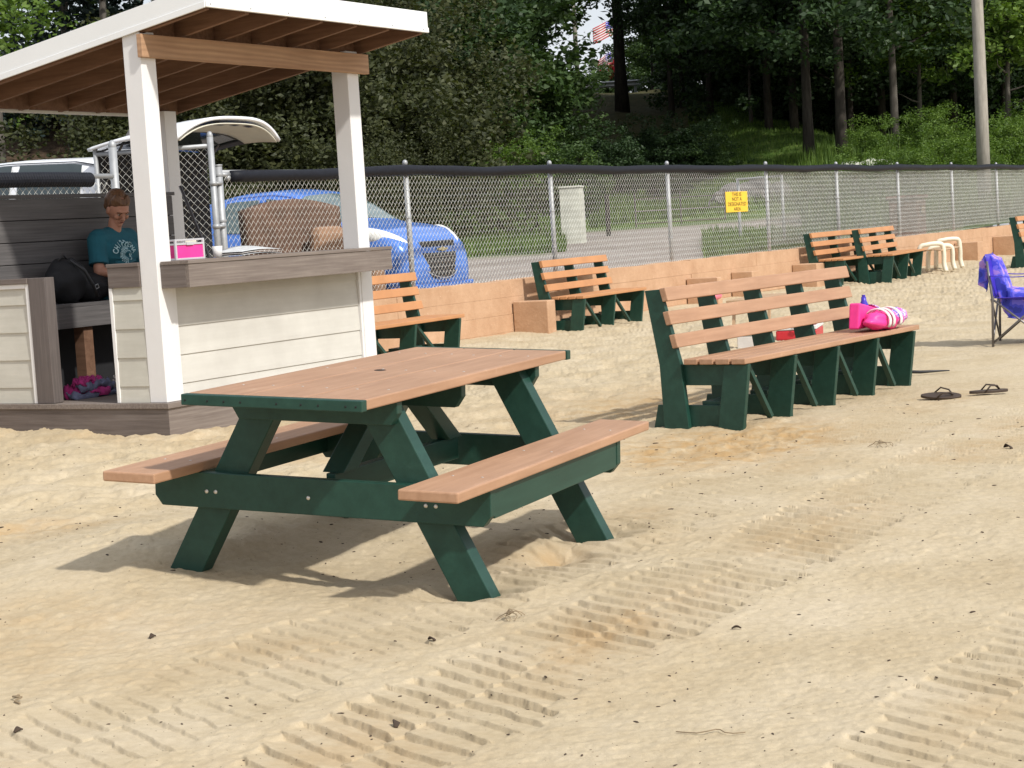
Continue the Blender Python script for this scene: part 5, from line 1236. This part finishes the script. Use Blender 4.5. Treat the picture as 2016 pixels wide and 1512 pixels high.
    xs=[site(l,s) for l,s in ((5.2,34.0),(5.88,33.0))]
    MB().tube([(xs[0][0],xs[0][1]+.8,1.93),(xs[1][0],xs[1][1]+.8,1.93)],.02,8).build('top_rail',M['galv'],t)
far_things()
# ------------------------------------------------------------------ light, sky, camera
w=bpy.data.worlds.new('World'); scene.world=w; w.use_nodes=True; nt=w.node_tree; bg=nt.nodes['Background']
sky=N(nt,'ShaderNodeTexSky',sky_type='NISHITA'); sky.sun_disc=False; sky.sun_elevation=math.radians(43.5); sky.sun_rotation=math.radians(196.5); sky.air_density=1.3; sky.dust_density=2.5
v=coord(nt,(1,1,2.2),'Generated'); n=noise(nt,v,2.2,7,.62)
cm=mix(nt,ramp(nt,n,[(.30,(.35,.35,.35)),(.60,(.95,.95,.95))]),sky.outputs[0],(7.8,8.1,8.8))
nt.links.new(cm,bg.inputs[0]); bg.inputs[1].default_value=.10
sd=Vector((-.30,-1.01,1.0)).normalized(); sl=bpy.data.lights.new('sun','SUN'); sl.energy=SUN_E; sl.angle=math.radians(2.2); sl.color=(1,.965,.90)
so=bpy.data.objects.new('sun',sl); col.objects.link(so); so.rotation_euler=sd.to_track_quat('Z','Y').to_euler(); so.location=(0,-20,30)
cd=bpy.data.cameras.new('camera'); cam=bpy.data.objects.new('camera',cd); col.objects.link(cam); scene.camera=cam
cd.sensor_width=36; cd.sensor_fit='HORIZONTAL'; cd.lens=3550.95/2016*36; cd.clip_end=3000; cd.clip_start=.05
yaw,pitch,roll=.5284,.0855,-.0613
f=Vector((math.cos(yaw)*math.cos(pitch),math.sin(yaw)*math.cos(pitch),-math.sin(pitch))); r0=Vector((math.sin(yaw),-math.cos(yaw),0)); u0=r0.cross(f)
r=r0*math.cos(roll)+u0*math.sin(roll); u=-r0*math.sin(roll)+u0*math.cos(roll)
mw=Matrix((r,u,-f)).transposed().to_4x4(); mw.translation=(0,0,1.2563); cam.matrix_world=mw
scene.render.engine='CYCLES'; scene.view_settings.view_transform='Standard'; scene.view_settings.look='None'; scene.view_settings.exposure=EXPO; scene.view_settings.gamma=1
scene.cycles.max_bounces=6; scene.cycles.transparent_max_bounces=12; scene.cycles.diffuse_bounces=3
scene.render.resolution_x=1024; scene.render.resolution_y=768
